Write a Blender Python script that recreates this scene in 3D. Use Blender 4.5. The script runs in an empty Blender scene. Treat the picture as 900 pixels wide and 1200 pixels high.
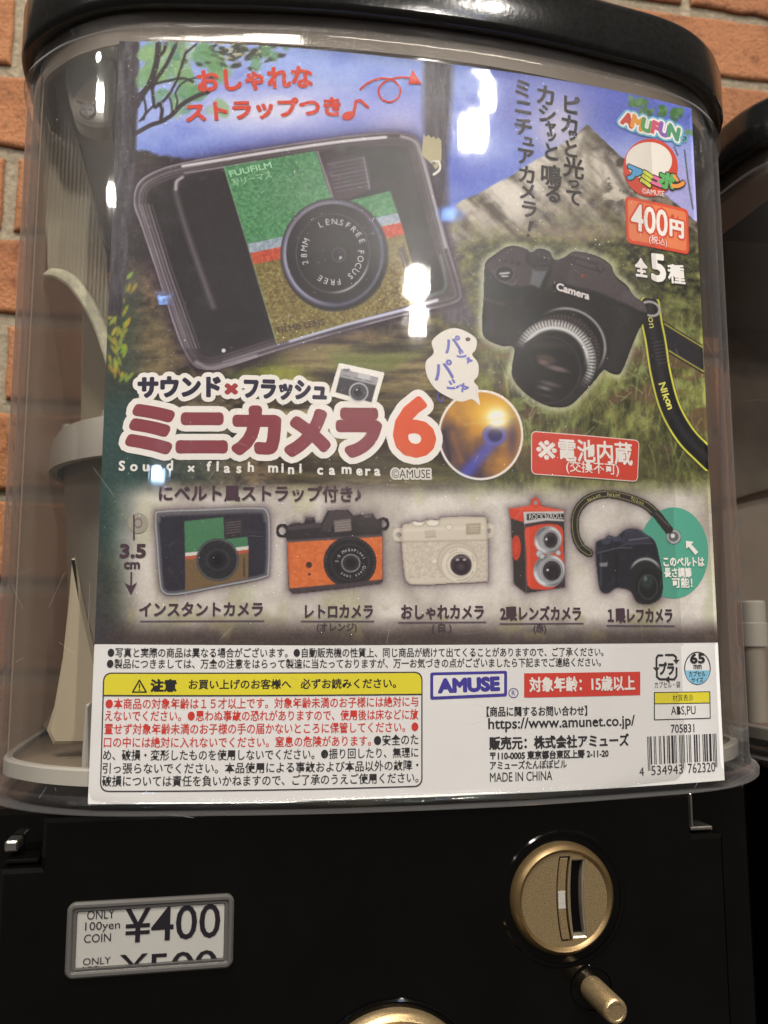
import bpy, bmesh, math, random
import numpy as np
from mathutils import Vector, Matrix
from mathutils.geometry import delaunay_2d_cdt

random.seed(7)
scene = bpy.context.scene
col = scene.collection

# ------------------------------------------------------------------ camera
CAM = np.array([-0.08089336, -0.3383715, 0.06525446])
ROT = np.array([[9.82870368e-01, -1.84296364e-01, -8.31116081e-04],      # right
                [2.26196992e-02, 1.25106126e-01, -9.91885481e-01],       # down
                [1.82904865e-01, 9.74876047e-01, 1.27131832e-01]])       # forward
FPX = 1011.7
cd = bpy.data.cameras.new('photo_camera')
cam = bpy.data.objects.new('photo_camera', cd)
col.objects.link(cam)
cd.sensor_fit = 'VERTICAL'
cd.sensor_height = 24.0
cd.sensor_width = 18.0
cd.lens = FPX / 1200 * 24.0
cd.clip_start = 0.01
cd.clip_end = 50
cd.dof.use_dof = True
cd.dof.focus_distance = 0.345
cd.dof.aperture_fstop = 12.0
mw = Matrix.Identity(4)
for i in range(3):
    mw[i][0] = ROT[0][i]; mw[i][1] = -ROT[1][i]; mw[i][2] = -ROT[2][i]; mw[i][3] = CAM[i]
cam.matrix_world = mw
scene.camera = cam

# ------------------------------------------------------------------ world, exposure
w = bpy.data.worlds.new('World'); scene.world = w; w.use_nodes = True
wn = w.node_tree
bg = wn.nodes['Background']
bg.inputs['Color'].default_value = (1.0, 0.86, 0.70, 1)      # dim warm room
bg.inputs['Strength'].default_value = 0.095
scene.view_settings.view_transform = 'Standard'
scene.view_settings.look = 'None'
scene.view_settings.exposure = 0.0
scene.view_settings.gamma = 1.0
scene.render.engine = 'CYCLES'
scene.cycles.use_denoising = True
scene.cycles.max_bounces = 24
scene.cycles.transparent_max_bounces = 40
scene.cycles.caustics_reflective = False
scene.cycles.caustics_refractive = False
scene.cycles.sample_clamp_indirect = 6.0

# ------------------------------------------------------------------ measuring helpers (photo pixel -> place)
def ray(px, py):
    return ROT.T @ np.array([(px - 450) / FPX, (py - 600) / FPX, 1.0])
def on_y(px, py, y):
    d = ray(px, py); s = (y - CAM[1]) / d[1]; return CAM + s * d
def project(X, Y, Z):
    p = np.stack([X - CAM[0], Y - CAM[1], Z - CAM[2]])
    q = ROT @ p.reshape(3, -1)
    return q[0] / q[2] * FPX + 450, q[1] / q[2] * FPX + 600

# ------------------------------------------------------------------ plan of the clear case (top view), centred on CX
CX = -0.004
HALF = [(0, -.0190), (.018, -.0187), (.036, -.0180), (.062, -.0155), (.088, -.0116), (.112, -.0077), (.130, -.0018),
        (.1445, .0072), (.1545, .0168), (.1625, .0270), (.1670, .0370), (.1692, .0490), (.1702, .0660), (.1708, .0880),
        (.1710, .1150), (.1710, .2050), (.1695, .2300), (.1640, .2520), (.152, .2700), (.135, .2830),
        (.112, .2890), (.07, .2910), (0, .2912)]
def catmull(pts, n=6, closed=True):
    P = [np.array(p, float) for p in pts]; out = []; N = len(P)
    rng = range(N) if closed else range(N - 1)
    for i in rng:
        if closed: a, b, c, d = P[i - 1], P[i], P[(i + 1) % N], P[(i + 2) % N]
        else: a, b, c, d = P[max(i - 1, 0)], P[i], P[i + 1], P[min(i + 2, N - 1)]
        for k in range(n):
            t = k / n
            out.append(.5 * (2 * b + (c - a) * t + (2 * a - 5 * b + 4 * c - d) * t * t + (3 * b - a - 3 * c + d) * t ** 3))
    if not closed: out.append(P[-1])
    return out
PLAN = catmull(HALF + [(-x, y) for x, y in HALF[-2:0:-1]], 5)
PLAN = [(p[0], p[1]) for p in PLAN]
def plan_normals(P):
    N = len(P); out = []
    for i in range(N):
        a, b = P[i - 1], P[(i + 1) % N]
        tx, ty = b[0] - a[0], b[1] - a[1]; L = math.hypot(tx, ty)
        out.append((ty / L, -tx / L))
    return out
PN = plan_normals(PLAN)
def offset_plan(d):
    return [(p[0] + n[0] * d, p[1] + n[1] * d) for p, n in zip(PLAN, PN)]
def front_y(x):
    dx = abs(x - CX)
    h = [p for p in HALF if p[1] < .1]
    return float(np.interp(dx, [p[0] for p in h], [p[1] for p in h]))

# ------------------------------------------------------------------ lamps (the shop's ceiling spots and two blue LEDs, plus added fill)
def mirror_spot(px, py, dist):
    """where a lamp must hang to be mirrored by the case front at this spot of the photo"""
    p = on_y(px, py, -.018)
    for _ in range(12):
        p = on_y(px, py, front_y(p[0]))
    e = 0.004
    t = np.array([2 * e, front_y(p[0] + e) - front_y(p[0] - e), 0.0])
    n = np.array([t[1], -t[0], 0.0]); n /= np.linalg.norm(n)
    d = p - CAM; d /= np.linalg.norm(d)
    r = d - 2 * (d @ n) * n
    return p + r * dist
def lamp(name, loc, power, radius, color):
    l = bpy.data.lights.new(name, 'POINT'); l.energy = power; l.shadow_soft_size = radius; l.color = color
    o = bpy.data.objects.new(name, l); o.location = loc; col.objects.link(o); return o
WARM = (1.0, 0.87, 0.70)
WHITE = (1.0, 0.94, 0.86)
def area(name, loc, target, sx, sy, power, color):
    l = bpy.data.lights.new(name, 'AREA'); l.shape = 'RECTANGLE'; l.size = sx; l.size_y = sy; l.energy = power; l.color = color
    o = bpy.data.objects.new(name, l); o.location = loc; col.objects.link(o)
    d = Vector(target) - Vector(loc); o.rotation_euler = d.to_track_quat('-Z', 'Y').to_euler(); return o
def spot(px, py, dist, sx, sy, power, gain=1.24):
    """long ceiling spot facing the machine, mirrored in the case front at this spot"""
    o = area('ceiling_spot', tuple(mirror_spot(px, py, dist)), (0, 0, .15), sx, sy, power * gain, WHITE); o.data.shape = 'ELLIPSE'; return o
spot(578, 106, 2.2, .036, .090, 6.4)
spot(553, 152, 2.2, .036, .100, 6.4)
spot(493, 331, 2.0, .036, .084, 6.0)
spot(494, 374, 2.0, .030, .076, 5.2)
spot(114, 112, 1.8, .09, .055, 5.0)
spot(119, 226, 1.8, .07, .045, 3.0)
lamp('blue_led', mirror_spot(191, 556, 1.6), 2.6, .017, (.45, .68, 1.0))
lamp('blue_led', mirror_spot(195, 350, 1.6), .35, .010, (.2, .4, 1.0))
lamp('blue_led', mirror_spot(533, 250, 1.6), .5, .014, (.2, .4, 1.0))
area('ceiling_panel', (-.6, -1.3, 2.5), (0, 0, .15), .9, .5, 92, WHITE)  # added soft fill from above, no such fitting is seen
area('wall_washer', (0.5, -.25, 2.6), (0.3, .45, .4), 1.0, .3, 46, WARM)  # added fill that brightens the bricks, its source is unseen

# ------------------------------------------------------------------ materials
def new_mat(name):
    m = bpy.data.materials.new(name); m.use_nodes = True
    nt = m.node_tree; b = nt.nodes['Principled BSDF']; return m, nt, b
def nd(nt, t, **kw):
    n = nt.nodes.new(t)
    for k, v in kw.items(): setattr(n, k, v)
    return n
def noise(nt, scale, detail=3, vec=None, rough=.55):
    n = nd(nt, 'ShaderNodeTexNoise'); n.inputs['Scale'].default_value = scale; n.inputs['Detail'].default_value = detail
    n.inputs['Roughness'].default_value = rough
    if vec is not None: nt.links.new(vec, n.inputs['Vector'])
    return n
def obj_coord(nt, scale=(1, 1, 1)):
    t = nd(nt, 'ShaderNodeTexCoord'); mp = nd(nt, 'ShaderNodeMapping'); mp.inputs['Scale'].default_value = scale
    nt.links.new(t.outputs['Object'], mp.inputs['Vector']); return mp.outputs['Vector']
def ramp(nt, fac, stops):
    r = nd(nt, 'ShaderNodeValToRGB'); els = r.color_ramp.elements
    while len(els) < len(stops): els.new(.5)
    for e, (p, c) in zip(els, stops): e.position = p; e.color = (*c, 1) if len(c) == 3 else c
    nt.links.new(fac, r.inputs['Fac']); return r
def plain(name, c, rough=.4, metal=0.0, var=.12, nscale=60, bump=0.0, spec=.5, stretch=(1, 1, 1)):
    m, nt, b = new_mat(name)
    v = obj_coord(nt, stretch); n = noise(nt, nscale, 4, v)
    lo = [x * (1 - var) for x in c]; hi = [min(1, x * (1 + var)) for x in c]
    r = ramp(nt, n.outputs['Fac'], [(.3, lo), (.7, hi)])
    nt.links.new(r.outputs['Color'], b.inputs['Base Color'])
    b.inputs['Roughness'].default_value = rough; b.inputs['Metallic'].default_value = metal
    b.inputs['Specular IOR Level'].default_value = spec
    if bump:
        bp = nd(nt, 'ShaderNodeBump'); bp.inputs['Strength'].default_value = bump; bp.inputs['Distance'].default_value = .0005
        nt.links.new(n.outputs['Fac'], bp.inputs['Height']); nt.links.new(bp.outputs['Normal'], b.inputs['Normal'])
    return m

# printed paper: every ink colour sits in the mesh's colour attribute
M_PRINT, nt, b = new_mat('printed_paper')
at = nd(nt, 'ShaderNodeVertexColor', layer_name='Col')
nt.links.new(at.outputs['Color'], b.inputs['Base Color'])
b.inputs['Roughness'].default_value = .5; b.inputs['Specular IOR Level'].default_value = .12

def clear_plastic(name, rib=1.0, scratched=True):
    m, nt, b = new_mat(name)
    nt.nodes.remove(b)
    out = nt.nodes['Material Output']
    v = obj_coord(nt)
    # fine moulding waviness plus scratches, both as real surface relief
    v2 = obj_coord(nt, (900, 900, 45)); n2 = noise(nt, 1.0, 3, v2)
    v3 = obj_coord(nt, (14, 14, 10)); n3 = noise(nt, 1.0, 2, v3)
    bp = nd(nt, 'ShaderNodeBump'); bp.inputs['Strength'].default_value = .05 * rib; bp.inputs['Distance'].default_value = .0004
    nt.links.new(n2.outputs['Fac'], bp.inputs['Height'])
    bp2 = nd(nt, 'ShaderNodeBump'); bp2.inputs['Strength'].default_value = .05; bp2.inputs['Distance'].default_value = .001
    nt.links.new(n3.outputs['Fac'], bp2.inputs['Height']); nt.links.new(bp.outputs['Normal'], bp2.inputs['Normal'])
    g1 = nd(nt, 'ShaderNodeBsdfGlossy'); g1.inputs['Roughness'].default_value = .035
    nt.links.new(bp2.outputs['Normal'], g1.inputs['Normal'])
    # scuffed film: rough lobe with a speckle of tiny scratches
    vs = obj_coord(nt, (1, 1, .6)); ns = noise(nt, 1600, 2, vs, .7)
    bs = nd(nt, 'ShaderNodeBump'); bs.inputs['Strength'].default_value = .6; bs.inputs['Distance'].default_value = .0004
    nt.links.new(ns.outputs['Fac'], bs.inputs['Height'])
    g2 = nd(nt, 'ShaderNodeBsdfGlossy'); g2.inputs['Roughness'].default_value = .075
    nt.links.new(bs.outputs['Normal'], g2.inputs['Normal'])
    lw = nd(nt, 'ShaderNodeLayerWeight'); lw.inputs['Blend'].default_value = .5
    tr = nd(nt, 'ShaderNodeBsdfTransparent')
    rt = ramp(nt, lw.outputs['Facing'], [(0, (.985, .98, .975)), (.6, (.955, .95, .945)), (.85, (.78, .76, .755)), (1, (.50, .49, .51))])
    nt.links.new(rt.outputs['Color'], tr.inputs['Color'])
    pw = nd(nt, 'ShaderNodeMath', operation='POWER'); pw.inputs[1].default_value = 4.5
    nt.links.new(lw.outputs['Facing'], pw.inputs[0])
    mul = nd(nt, 'ShaderNodeMath', operation='MULTIPLY_ADD'); mul.inputs[1].default_value = .70; mul.inputs[2].default_value = .032   # Schlick, same from both sides of the sheet
    nt.links.new(pw.outputs[0], mul.inputs[0])
    mx = nd(nt, 'ShaderNodeMixShader'); nt.links.new(mul.outputs[0], mx.inputs['Fac'])
    nt.links.new(tr.outputs[0], mx.inputs[1]); nt.links.new(g1.outputs[0], mx.inputs[2])
    # scuffs come in patches
    np_ = noise(nt, 30, 3, v); rp = ramp(nt, np_.outputs['Fac'], [(.35, (.008, .008, .008)), (.75, (.027, .027, .027))])
    mx2 = nd(nt, 'ShaderNodeMixShader'); nt.links.new(rp.outputs['Color'], mx2.inputs['Fac'])
    nt.links.new(mx.outputs[0], mx2.inputs[1]); nt.links.new(g2.outputs[0], mx2.inputs[2])
    # worn plastic scatters a little light, most where it is seen edge-on
    df = nd(nt, 'ShaderNodeBsdfDiffuse'); df.inputs['Color'].default_value = (.56, .56, .58, 1)
    rd = ramp(nt, lw.outputs['Facing'], [(0, (.006,) * 3), (.6, (.022,) * 3), (.85, (.11,) * 3), (1, (.30,) * 3)])
    total = rd.outputs['Color']
    def math2(op, x, y=None, z=None):
        m_ = nd(nt, 'ShaderNodeMath', operation=op)
        for i_, q in enumerate((x, y, z)):
            if q is None: continue
            if isinstance(q, (int, float)): m_.inputs[i_].default_value = q
            else: nt.links.new(q, m_.inputs[i_])
        return m_.outputs[0]
    # short straight scratches: one per random cell, each at its own angle and length
    for sc, wd, ln, thr, amt in (((46, .0026, .42, .60, .34), (20, .0011, .46, .55, .30), (85, .0055, .40, .66, .32)) if scratched else ()):
        tc = nd(nt, 'ShaderNodeTexCoord'); sp = nd(nt, 'ShaderNodeSeparateXYZ'); nt.links.new(tc.outputs['Object'], sp.inputs[0])
        cb = nd(nt, 'ShaderNodeCombineXYZ'); nt.links.new(math2('MULTIPLY', sp.outputs['X'], sc), cb.inputs[0]); nt.links.new(math2('MULTIPLY', sp.outputs['Z'], sc), cb.inputs[1])
        vo = nd(nt, 'ShaderNodeTexVoronoi', voronoi_dimensions='2D'); vo.inputs['Scale'].default_value = 1.0; nt.links.new(cb.outputs[0], vo.inputs['Vector'])
        df_ = nd(nt, 'ShaderNodeVectorMath', operation='SUBTRACT'); nt.links.new(cb.outputs[0], df_.inputs[0]); nt.links.new(vo.outputs['Position'], df_.inputs[1])
        ds = nd(nt, 'ShaderNodeSeparateXYZ'); nt.links.new(df_.outputs[0], ds.inputs[0]); cs = nd(nt, 'ShaderNodeSeparateColor'); nt.links.new(vo.outputs['Color'], cs.inputs[0])
        an_ = math2('MULTIPLY', cs.outputs[0], 6.283); sn_ = math2('SINE', an_); co_ = math2('COSINE', an_)
        across = math2('ABSOLUTE', math2('SUBTRACT', math2('MULTIPLY', ds.outputs[0], sn_), math2('MULTIPLY', ds.outputs[1], co_)))
        along = math2('ABSOLUTE', math2('ADD', math2('MULTIPLY', ds.outputs[0], co_), math2('MULTIPLY', ds.outputs[1], sn_)))
        on = math2('MULTIPLY', math2('LESS_THAN', across, wd), math2('LESS_THAN', along, math2('MULTIPLY', cs.outputs[2], ln)))
        on = math2('MULTIPLY', on, math2('GREATER_THAN', cs.outputs[1], thr))
        pn = noise(nt, 17 + sc * .1, 2, v); on = math2('MULTIPLY', on, ramp(nt, pn.outputs['Fac'], [(.46, (0, 0, 0)), (.60, (1, 1, 1))]).outputs['Color'])
        total = math2('MULTIPLY_ADD', on, amt, total)
    mx3 = nd(nt, 'ShaderNodeMixShader'); nt.links.new(total, mx3.inputs['Fac'])
    nt.links.new(mx2.outputs[0], mx3.inputs[1]); nt.links.new(df.outputs[0], mx3.inputs[2])
    nt.links.new(mx3.outputs[0], out.inputs['Surface'])
    return m
M_CLEAR = clear_plastic('scuffed_clear_plastic'); M_CLEAR_IN = clear_plastic('clear_plastic_inner_face', 1.0, False)
M_BLACK = plain('black_gloss_plastic', (.0019, .0017, .0016), .08, 0, .25, 40, .012, .40)
M_LID = plain('black_lid_plastic', (.008, .008, .008), .16, 0, .3, 400, .10)
M_GOLD = plain('gold_paint', (.46, .34, .185), .28, .75, .5, 2600, .22)
M_GOLD2 = plain('gold_paint_dark', (.20, .135, .062), .38, .7, .2, 2600, .1)
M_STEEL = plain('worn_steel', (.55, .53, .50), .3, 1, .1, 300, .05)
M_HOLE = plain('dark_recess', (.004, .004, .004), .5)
M_WHITE = plain('off_white_plastic', (.44, .42, .37), .4, 0, .05, 20)
M_CREAM = plain('cream_plastic', (.44, .375, .26), .45, 0, .06, 18)
M_FLOOR = plain('brown_tray_plastic', (.20, .155, .11), .45, 0, .08, 20)
M_TRAY = plain('beige_tray_plastic', (.27, .225, .175), .45, 0, .06, 20)
M_FROST = plain('frosted_plastic', (.34, .31, .26), .35, 0, .06, 20)

# ------------------------------------------------------------------ object helpers
def mesh_obj(name, verts, faces, mat, parent=None, smooth=False, colors=None):
    me = bpy.data.meshes.new(name)
    me.from_pydata([tuple(v) for v in verts], [], [tuple(f) for f in faces])
    me.update()
    if colors is not None:
        ca = me.color_attributes.new('Col', 'FLOAT_COLOR', 'POINT')
        ca.data.foreach_set('color', np.asarray(colors, np.float32).ravel())
    if mat: me.materials.append(mat)
    if smooth: me.polygons.foreach_set('use_smooth', [True] * len(me.polygons))
    o = bpy.data.objects.new(name, me); col.objects.link(o)
    if parent: o.parent = parent
    return o
def thing(name, label, cat, loc=(0, 0, 0), group=None):
    o = bpy.data.objects.new(name, None); o.empty_display_size = .02; o.location = loc; col.objects.link(o)
    o['label'] = label; o['category'] = cat
    if group: o['group'] = group
    return o
class MB:
    def __init__(s): s.v = []; s.f = []
    def add(s, v, f):
        b = len(s.v); s.v += [tuple(x) for x in v]; s.f += [tuple(i + b for i in q) for q in f]
    def loft(s, rings, cap0=False, cap1=False, closed=True):
        n = len(rings[0]); V = [p for r in rings for p in r]; F = []
        for i in range(len(rings) - 1):
            for k in range(n if closed else n - 1):
                a = i * n + k; b_ = i * n + (k + 1) % n
                F.append((a, b_, b_ + n, a + n))
        if cap0: F.append(tuple(range(n - 1, -1, -1)))
        if cap1: F.append(tuple(range((len(rings) - 1) * n, len(rings) * n)))
        s.add(V, F)
    def lathe(s, prof, c, axis='y', n=64):
        """prof: (radius, offset along the axis); axis y points away from the viewer, z up"""
        rings = []
        for r, h in prof:
            ring = []
            for k in range(n):
                t = 2 * math.pi * k / n
                if axis == 'y': ring.append((c[0] + r * math.cos(t), c[1] + h, c[2] + r * math.sin(t)))
                else: ring.append((c[0] + r * math.cos(t), c[1] + r * math.sin(t), c[2] + h))
            rings.append(ring)
        s.loft(rings)
    def prism(s, poly, y0, y1, bev=0.0):
        """outline in x,z extruded from y0 (front) to y1 (back), front edge chamfered"""
        n = len(poly); cx = sum(p[0] for p in poly) / n; cz = sum(p[1] for p in poly) / n
        rings = []
        if bev:
            ins = inset(poly, bev)
            rings.append([(x, y0, z) for x, z in ins])
            rings.append([(x, y0 + bev, z) for x, z in poly])
        else: rings.append([(x, y0, z) for x, z in poly])
        rings.append([(x, y1, z) for x, z in poly])
        s.loft(rings, True, True)
    def box(s, x0, x1, y0, y1, z0, z1, bev=0.0):
        s.prism([(x0, z0), (x1, z0), (x1, z1), (x0, z1)], y0, y1, bev)
    def build(s, name, mat, parent=None, smooth=True, auto=35):
        o = mesh_obj(name, s.v, s.f, mat, parent)
        bm = bmesh.new(); bm.from_mesh(o.data); bmesh.ops.recalc_face_normals(bm, faces=bm.faces[:])
        if smooth:
            for f in bm.faces: f.smooth = True
            for e in bm.edges:
                if len(e.link_faces) == 2 and e.calc_face_angle(0) > math.radians(auto): e.smooth = False
        bm.to_mesh(o.data); bm.free(); return o
def inset(poly, d):
    n = len(poly); A = sum(poly[i][0] * poly[(i + 1) % n][1] - poly[(i + 1) % n][0] * poly[i][1] for i in range(n))
    sg = 1 if A > 0 else -1; out = []
    for i in range(n):
        p0, p1, p2 = poly[i - 1], poly[i], poly[(i + 1) % n]
        def nrm(a, b):
            dx, dy = b[0] - a[0], b[1] - a[1]; L = math.hypot(dx, dy) or 1; return (-dy / L * sg, dx / L * sg)
        n1, n2 = nrm(p0, p1), nrm(p1, p2)
        bx, by = n1[0] + n2[0], n1[1] + n2[1]; L2 = (bx * bx + by * by) / 2 or 1
        k = d / max(L2, .35)
        out.append((p1[0] + bx * k, p1[1] + by * k))
    return out
def rrect(x0, x1, z0, z1, r, n=6):
    out = []
    for cx, cz, a in ((x1 - r, z1 - r, 0), (x0 + r, z1 - r, 90), (x0 + r, z0 + r, 180), (x1 - r, z0 + r, 270)):
        for k in range(n + 1):
            t = math.radians(a + 90 * k / n); out.append((cx + r * math.cos(t), cz + r * math.sin(t)))
    return out

# ------------------------------------------------------------------ brick wall
def build_wall():
    Y = .45; mb = MB(); cols = []
    course = .079; h = .066; L = .215; J = .012
    rnd = random.Random(3)
    z = .4125 - course * 9; row = 0
    V = []; F = []; C = []
    def quadbox(x0, x1, z0, z1, yf, c):
        """one brick: outline with chipped edges, slightly domed arris"""
        pts = []; nx, nz = 11, 4
        for k in range(nx): pts.append((x0 + (x1 - x0) * k / nx, z0))
        for k in range(nz): pts.append((x1, z0 + (z1 - z0) * k / nz))
        for k in range(nx): pts.append((x1 - (x1 - x0) * k / nx, z1))
        for k in range(nz): pts.append((x0, z1 - (z1 - z0) * k / nz))
        chip = lambda: rnd.uniform(-.0014, .0014) if rnd.random() > .08 else rnd.uniform(-.004, .001)
        cx, cz = (x0 + x1) / 2, (z0 + z1) / 2; out = []
        for x, z_ in pts: out.append((x + math.copysign(chip(), x - cx), z_ + math.copysign(chip(), z_ - cz)))
        b_ = len(V); n = len(out)
        for ins, y in ((.0042, yf), (.0022, yf + .0006), (.0006, yf + .0022), (0, Y + .03)):
            for x, z_ in out:
                V.append((x - math.copysign(min(ins, abs(x - cx)), x - cx), y, z_ - math.copysign(min(ins, abs(z_ - cz)), z_ - cz)))
        F.append(tuple(range(b_, b_ + n)))
        for r_ in range(3):
            for k in range(n): F.append((b_ + r_ * n + k, b_ + (r_ + 1) * n + k, b_ + (r_ + 1) * n + (k + 1) % n, b_ + r_ * n + (k + 1) % n))
        C.extend([c] * (4 * n))
    while z < 1.25:
        x = -.75 + (0 if row % 2 else (L + J) / 2) + .018
        while x < 1.6:
            t = rnd.random()
            base = np.array([.42, .185, .076]) * (1 - t) + np.array([.27, .105, .046]) * t
            base = base * rnd.uniform(.85, 1.12)
            quadbox(x + J / 2, x + L + J / 2, z + .0065, z + .0065 + h, Y - rnd.uniform(0, .002), (*base, 1))
            x += L + J
        z += course; row += 1
    m, nt, b = new_mat('fired_brick')
    at = nd(nt, 'ShaderNodeVertexColor', layer_name='Col'); v = obj_coord(nt)
    n1 = noise(nt, 22, 5, v); n2 = noise(nt, 260, 4, v, .7)
    r1 = ramp(nt, n1.outputs['Fac'], [(.25, (.55, .50, .46)), (.45, (.95, .93, .9)), (.6, (1, 1, 1)), (.80, (1.25, 1.3, 1.3))])
    mx = nd(nt, 'ShaderNodeMix', data_type='RGBA', blend_type='MULTIPLY'); mx.inputs['Factor'].default_value = 1
    nt.links.new(at.outputs['Color'], mx.inputs['A']); nt.links.new(r1.outputs['Color'], mx.inputs['B'])
    n4 = noise(nt, 75, 4, v, .65); r4 = ramp(nt, n4.outputs['Fac'], [(.30, (.60, .52, .48)), (.46, (1, 1, 1)), (.62, (1, 1, 1)), (.78, (1.3, 1.4, 1.45))])
    mx4 = nd(nt, 'ShaderNodeMix', data_type='RGBA', blend_type='MULTIPLY'); mx4.inputs['Factor'].default_value = 1; nt.links.new(mx.outputs['Result'], mx4.inputs['A']); nt.links.new(r4.outputs['Color'], mx4.inputs['B']); mx = mx4
    r2 = ramp(nt, n2.outputs['Fac'], [(.30, (.42, .38, .35)), (.43, (1, 1, 1)), (.66, (1, 1, 1)), (.76, (1.7, 1.9, 2.1))])
    mx2 = nd(nt, 'ShaderNodeMix', data_type='RGBA', blend_type='MULTIPLY'); mx2.inputs['Factor'].default_value = .8
    nt.links.new(mx.outputs['Result'], mx2.inputs['A']); nt.links.new(r2.outputs['Color'], mx2.inputs['B'])
    nt.links.new(mx2.outputs['Result'], b.inputs['Base Color']); b.inputs['Roughness'].default_value = .85
    bp = nd(nt, 'ShaderNodeBump'); bp.inputs['Strength'].default_value = .9; bp.inputs['Distance'].default_value = .004
    nt.links.new(n2.outputs['Fac'], bp.inputs['Height']); nt.links.new(bp.outputs['Normal'], b.inputs['Normal'])
    root = thing('brick_wall', 'orange red brick wall with pale mortar behind the two capsule machines', 'wall', (.3, Y + .03, -.3))
    off = Vector((-.3, -Y - .03, .3))
    bo = mesh_obj('brickwork', [Vector(p) + off for p in V], F, m, root, colors=C)
    mo, nt, b = new_mat('lime_mortar'); v = obj_coord(nt); n = noise(nt, 150, 5, v, .7)
    r = ramp(nt, n.outputs['Fac'], [(.3, (.17, .135, .09)), (.6, (.29, .245, .175)), (.8, (.42, .37, .28))])
    nt.links.new(r.outputs['Color'], b.inputs['Base Color']); b.inputs['Roughness'].default_value = .95
    bp = nd(nt, 'ShaderNodeBump'); bp.inputs['Strength'].default_value = .8; bp.inputs['Distance'].default_value = .004
    nt.links.new(n.outputs['Fac'], bp.inputs['Height']); nt.links.new(bp.outputs['Normal'], b.inputs['Normal'])
    mm = MB(); mm.box(-.75 - .3, 1.65 - .3, -.0260, .09, 0, 1.6)
    mm.build('mortar', mo, root, False)
build_wall()

# ------------------------------------------------------------------ capsule machines
PANEL_Y = -.006
def ring(d, z): return [(x, y, z) for x, y in offset_plan(d)]
def build_machine():
    root = thing('capsule_toy_machine', 'black capsule toy machine with clear case holding the camera poster', 'toy machine', (CX, .13, -.16), 'capsule toy machines side by side')
    R = MB()
    O = Vector((0, -.13, .16))          # children are modelled with the plan centre at x = 0
    def fin(mb, name, mat, parent=root, **k):
        off = O if parent is root else Vector((0, 0, 0))
        mb.v = [tuple(Vector(p) + O) for p in mb.v]
        return mb.build(name, mat, parent, **k)
    # clear case: 3 mm shell with a rim at the foot and a stepped neck under the lid
    c = MB()
    outer = [(.0012, -.0028), (.0020, -.0022), (.0022, .0005), (.0012, .0022), (-.0008, .0032), (-.0015, .0055), (-.0016, .0075), (-.0016, .010), (-.0016, .15), (-.0016, .288), (-.0016, .2945), (-.0014, .2970),
             (-.0006, .2985), (.0002, .3005), (-.0006, .3025), (-.0030, .3045), (-.0034, .3080), (-.0034, .318)]
    inner = [(-.0062, .318), (-.0062, .307), (-.0044, .300), (-.0042, .297), (-.0042, .2945), (-.0042, .292), (-.0042, .15), (-.0042, .010), (-.0042, .006), (-.0045, .0015), (-.006, -.001), (-.008, -.0028)]
    rs = [ring(d, z) for d, z in outer + inner]; rs.append(rs[0])
    c.loft(rs)
    cc = fin(c, 'clear_case', M_CLEAR); cc.data.materials.append(M_CLEAR_IN); nf = (len(outer) - 1) * len(PLAN)
    for p in cc.data.polygons:
        if p.index >= nf: p.material_index = 1
    # black lid
    l = MB()
    prof = [(-.006, .3135), (-.0008, .3120), (.0012, .3130), (.0018, .3150), (.0018, .3345), (.0014, .3362), (.0002, .3378), (-.0018, .3386), (-.0050, .3389), (-.03, .3391), (-.06, .3392)]
    rs = [ring(d, z) for d, z in prof]
    l.loft(rs, False, True)
    fin(l, 'lid', M_LID, auto=50)
    # cabinet body and front panel with notched top corners
    b = MB()
    bx = .149
    b.prism(rrect(-.170, bx, -.34, -.0032, .004), .012, .285, .002)
    fin(b, 'cabinet_body', M_BLACK)
    b = MB()
    x0, x1, nt_, zt, zn = -.1545 - CX, .1215 - CX, .0136, -.0034, -.0200
    poly = [(x0, -.34), (x1, -.34), (x1, zn), (x1 - nt_, zn), (x1 - nt_, zt), (x0 + nt_, zt), (x0 + nt_, zn), (x0, zn)]
    b.prism(poly, PANEL_Y, .0115, .0014)
    fin(b, 'front_panel', M_BLACK)
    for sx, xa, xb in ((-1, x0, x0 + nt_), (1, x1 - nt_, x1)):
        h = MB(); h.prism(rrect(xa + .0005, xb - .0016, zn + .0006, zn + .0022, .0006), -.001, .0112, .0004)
        if sx > 0: h.prism(rrect(xa + .0003, xa + .0014, zn + .0030, zt - .0004, .0004), -.0045, .0112, .0003)  # steel upright added in place of the notch bevel's edge highlight
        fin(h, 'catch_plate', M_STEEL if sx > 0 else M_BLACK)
    h = MB(); h.prism(rrect(x0 - .0006, x0 + .0040, zn + .004, zn + .0078, .001), .002, .0112, .0006)
    fin(h, 'latch', M_STEEL)
    # foot ring of the turntable seen at the bottom of the case
    t = MB()
    rs = [[(x, max(y, .0012), z) for x, y, z in ring(d, z_)] for d, z_ in ((-.0062, .0058), (-.0062, .0112), (-.0068, .0120), (-.0095, .0120), (-.0095, .0058))]; rs.append(rs[0])
    t.loft(rs); fin(t, 'turntable_ring', M_WHITE)
    t = MB()                                      # beige tray under the lid, its skirt shows above the poster
    rs = [ring(-.0075, .3012), ring(-.0075, .3160), ring(-.0105, .3175), ring(-.05, .3178), ring(-.05, .3165), ring(-.0105, .3150), ring(-.0095, .3012)]; rs.append(rs[0])
    t.loft(rs); fin(t, 'top_tray', M_TRAY)
    t = MB(); t.loft([[(x, max(y, .0015), z) for x, y, z in ring(d, z_)] for d, z_ in ((-.0093, .0104), (-.03, .0100), (-.05, .0100))], False, True)
    fin(t, 'case_floor', M_FLOOR)
    return root, fin
def wl(px, py, y):
    """photo point on the plane y, in the machine's own x,z"""
    p = on_y(px, py, y); return (p[0] - CX, p[2])
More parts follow.
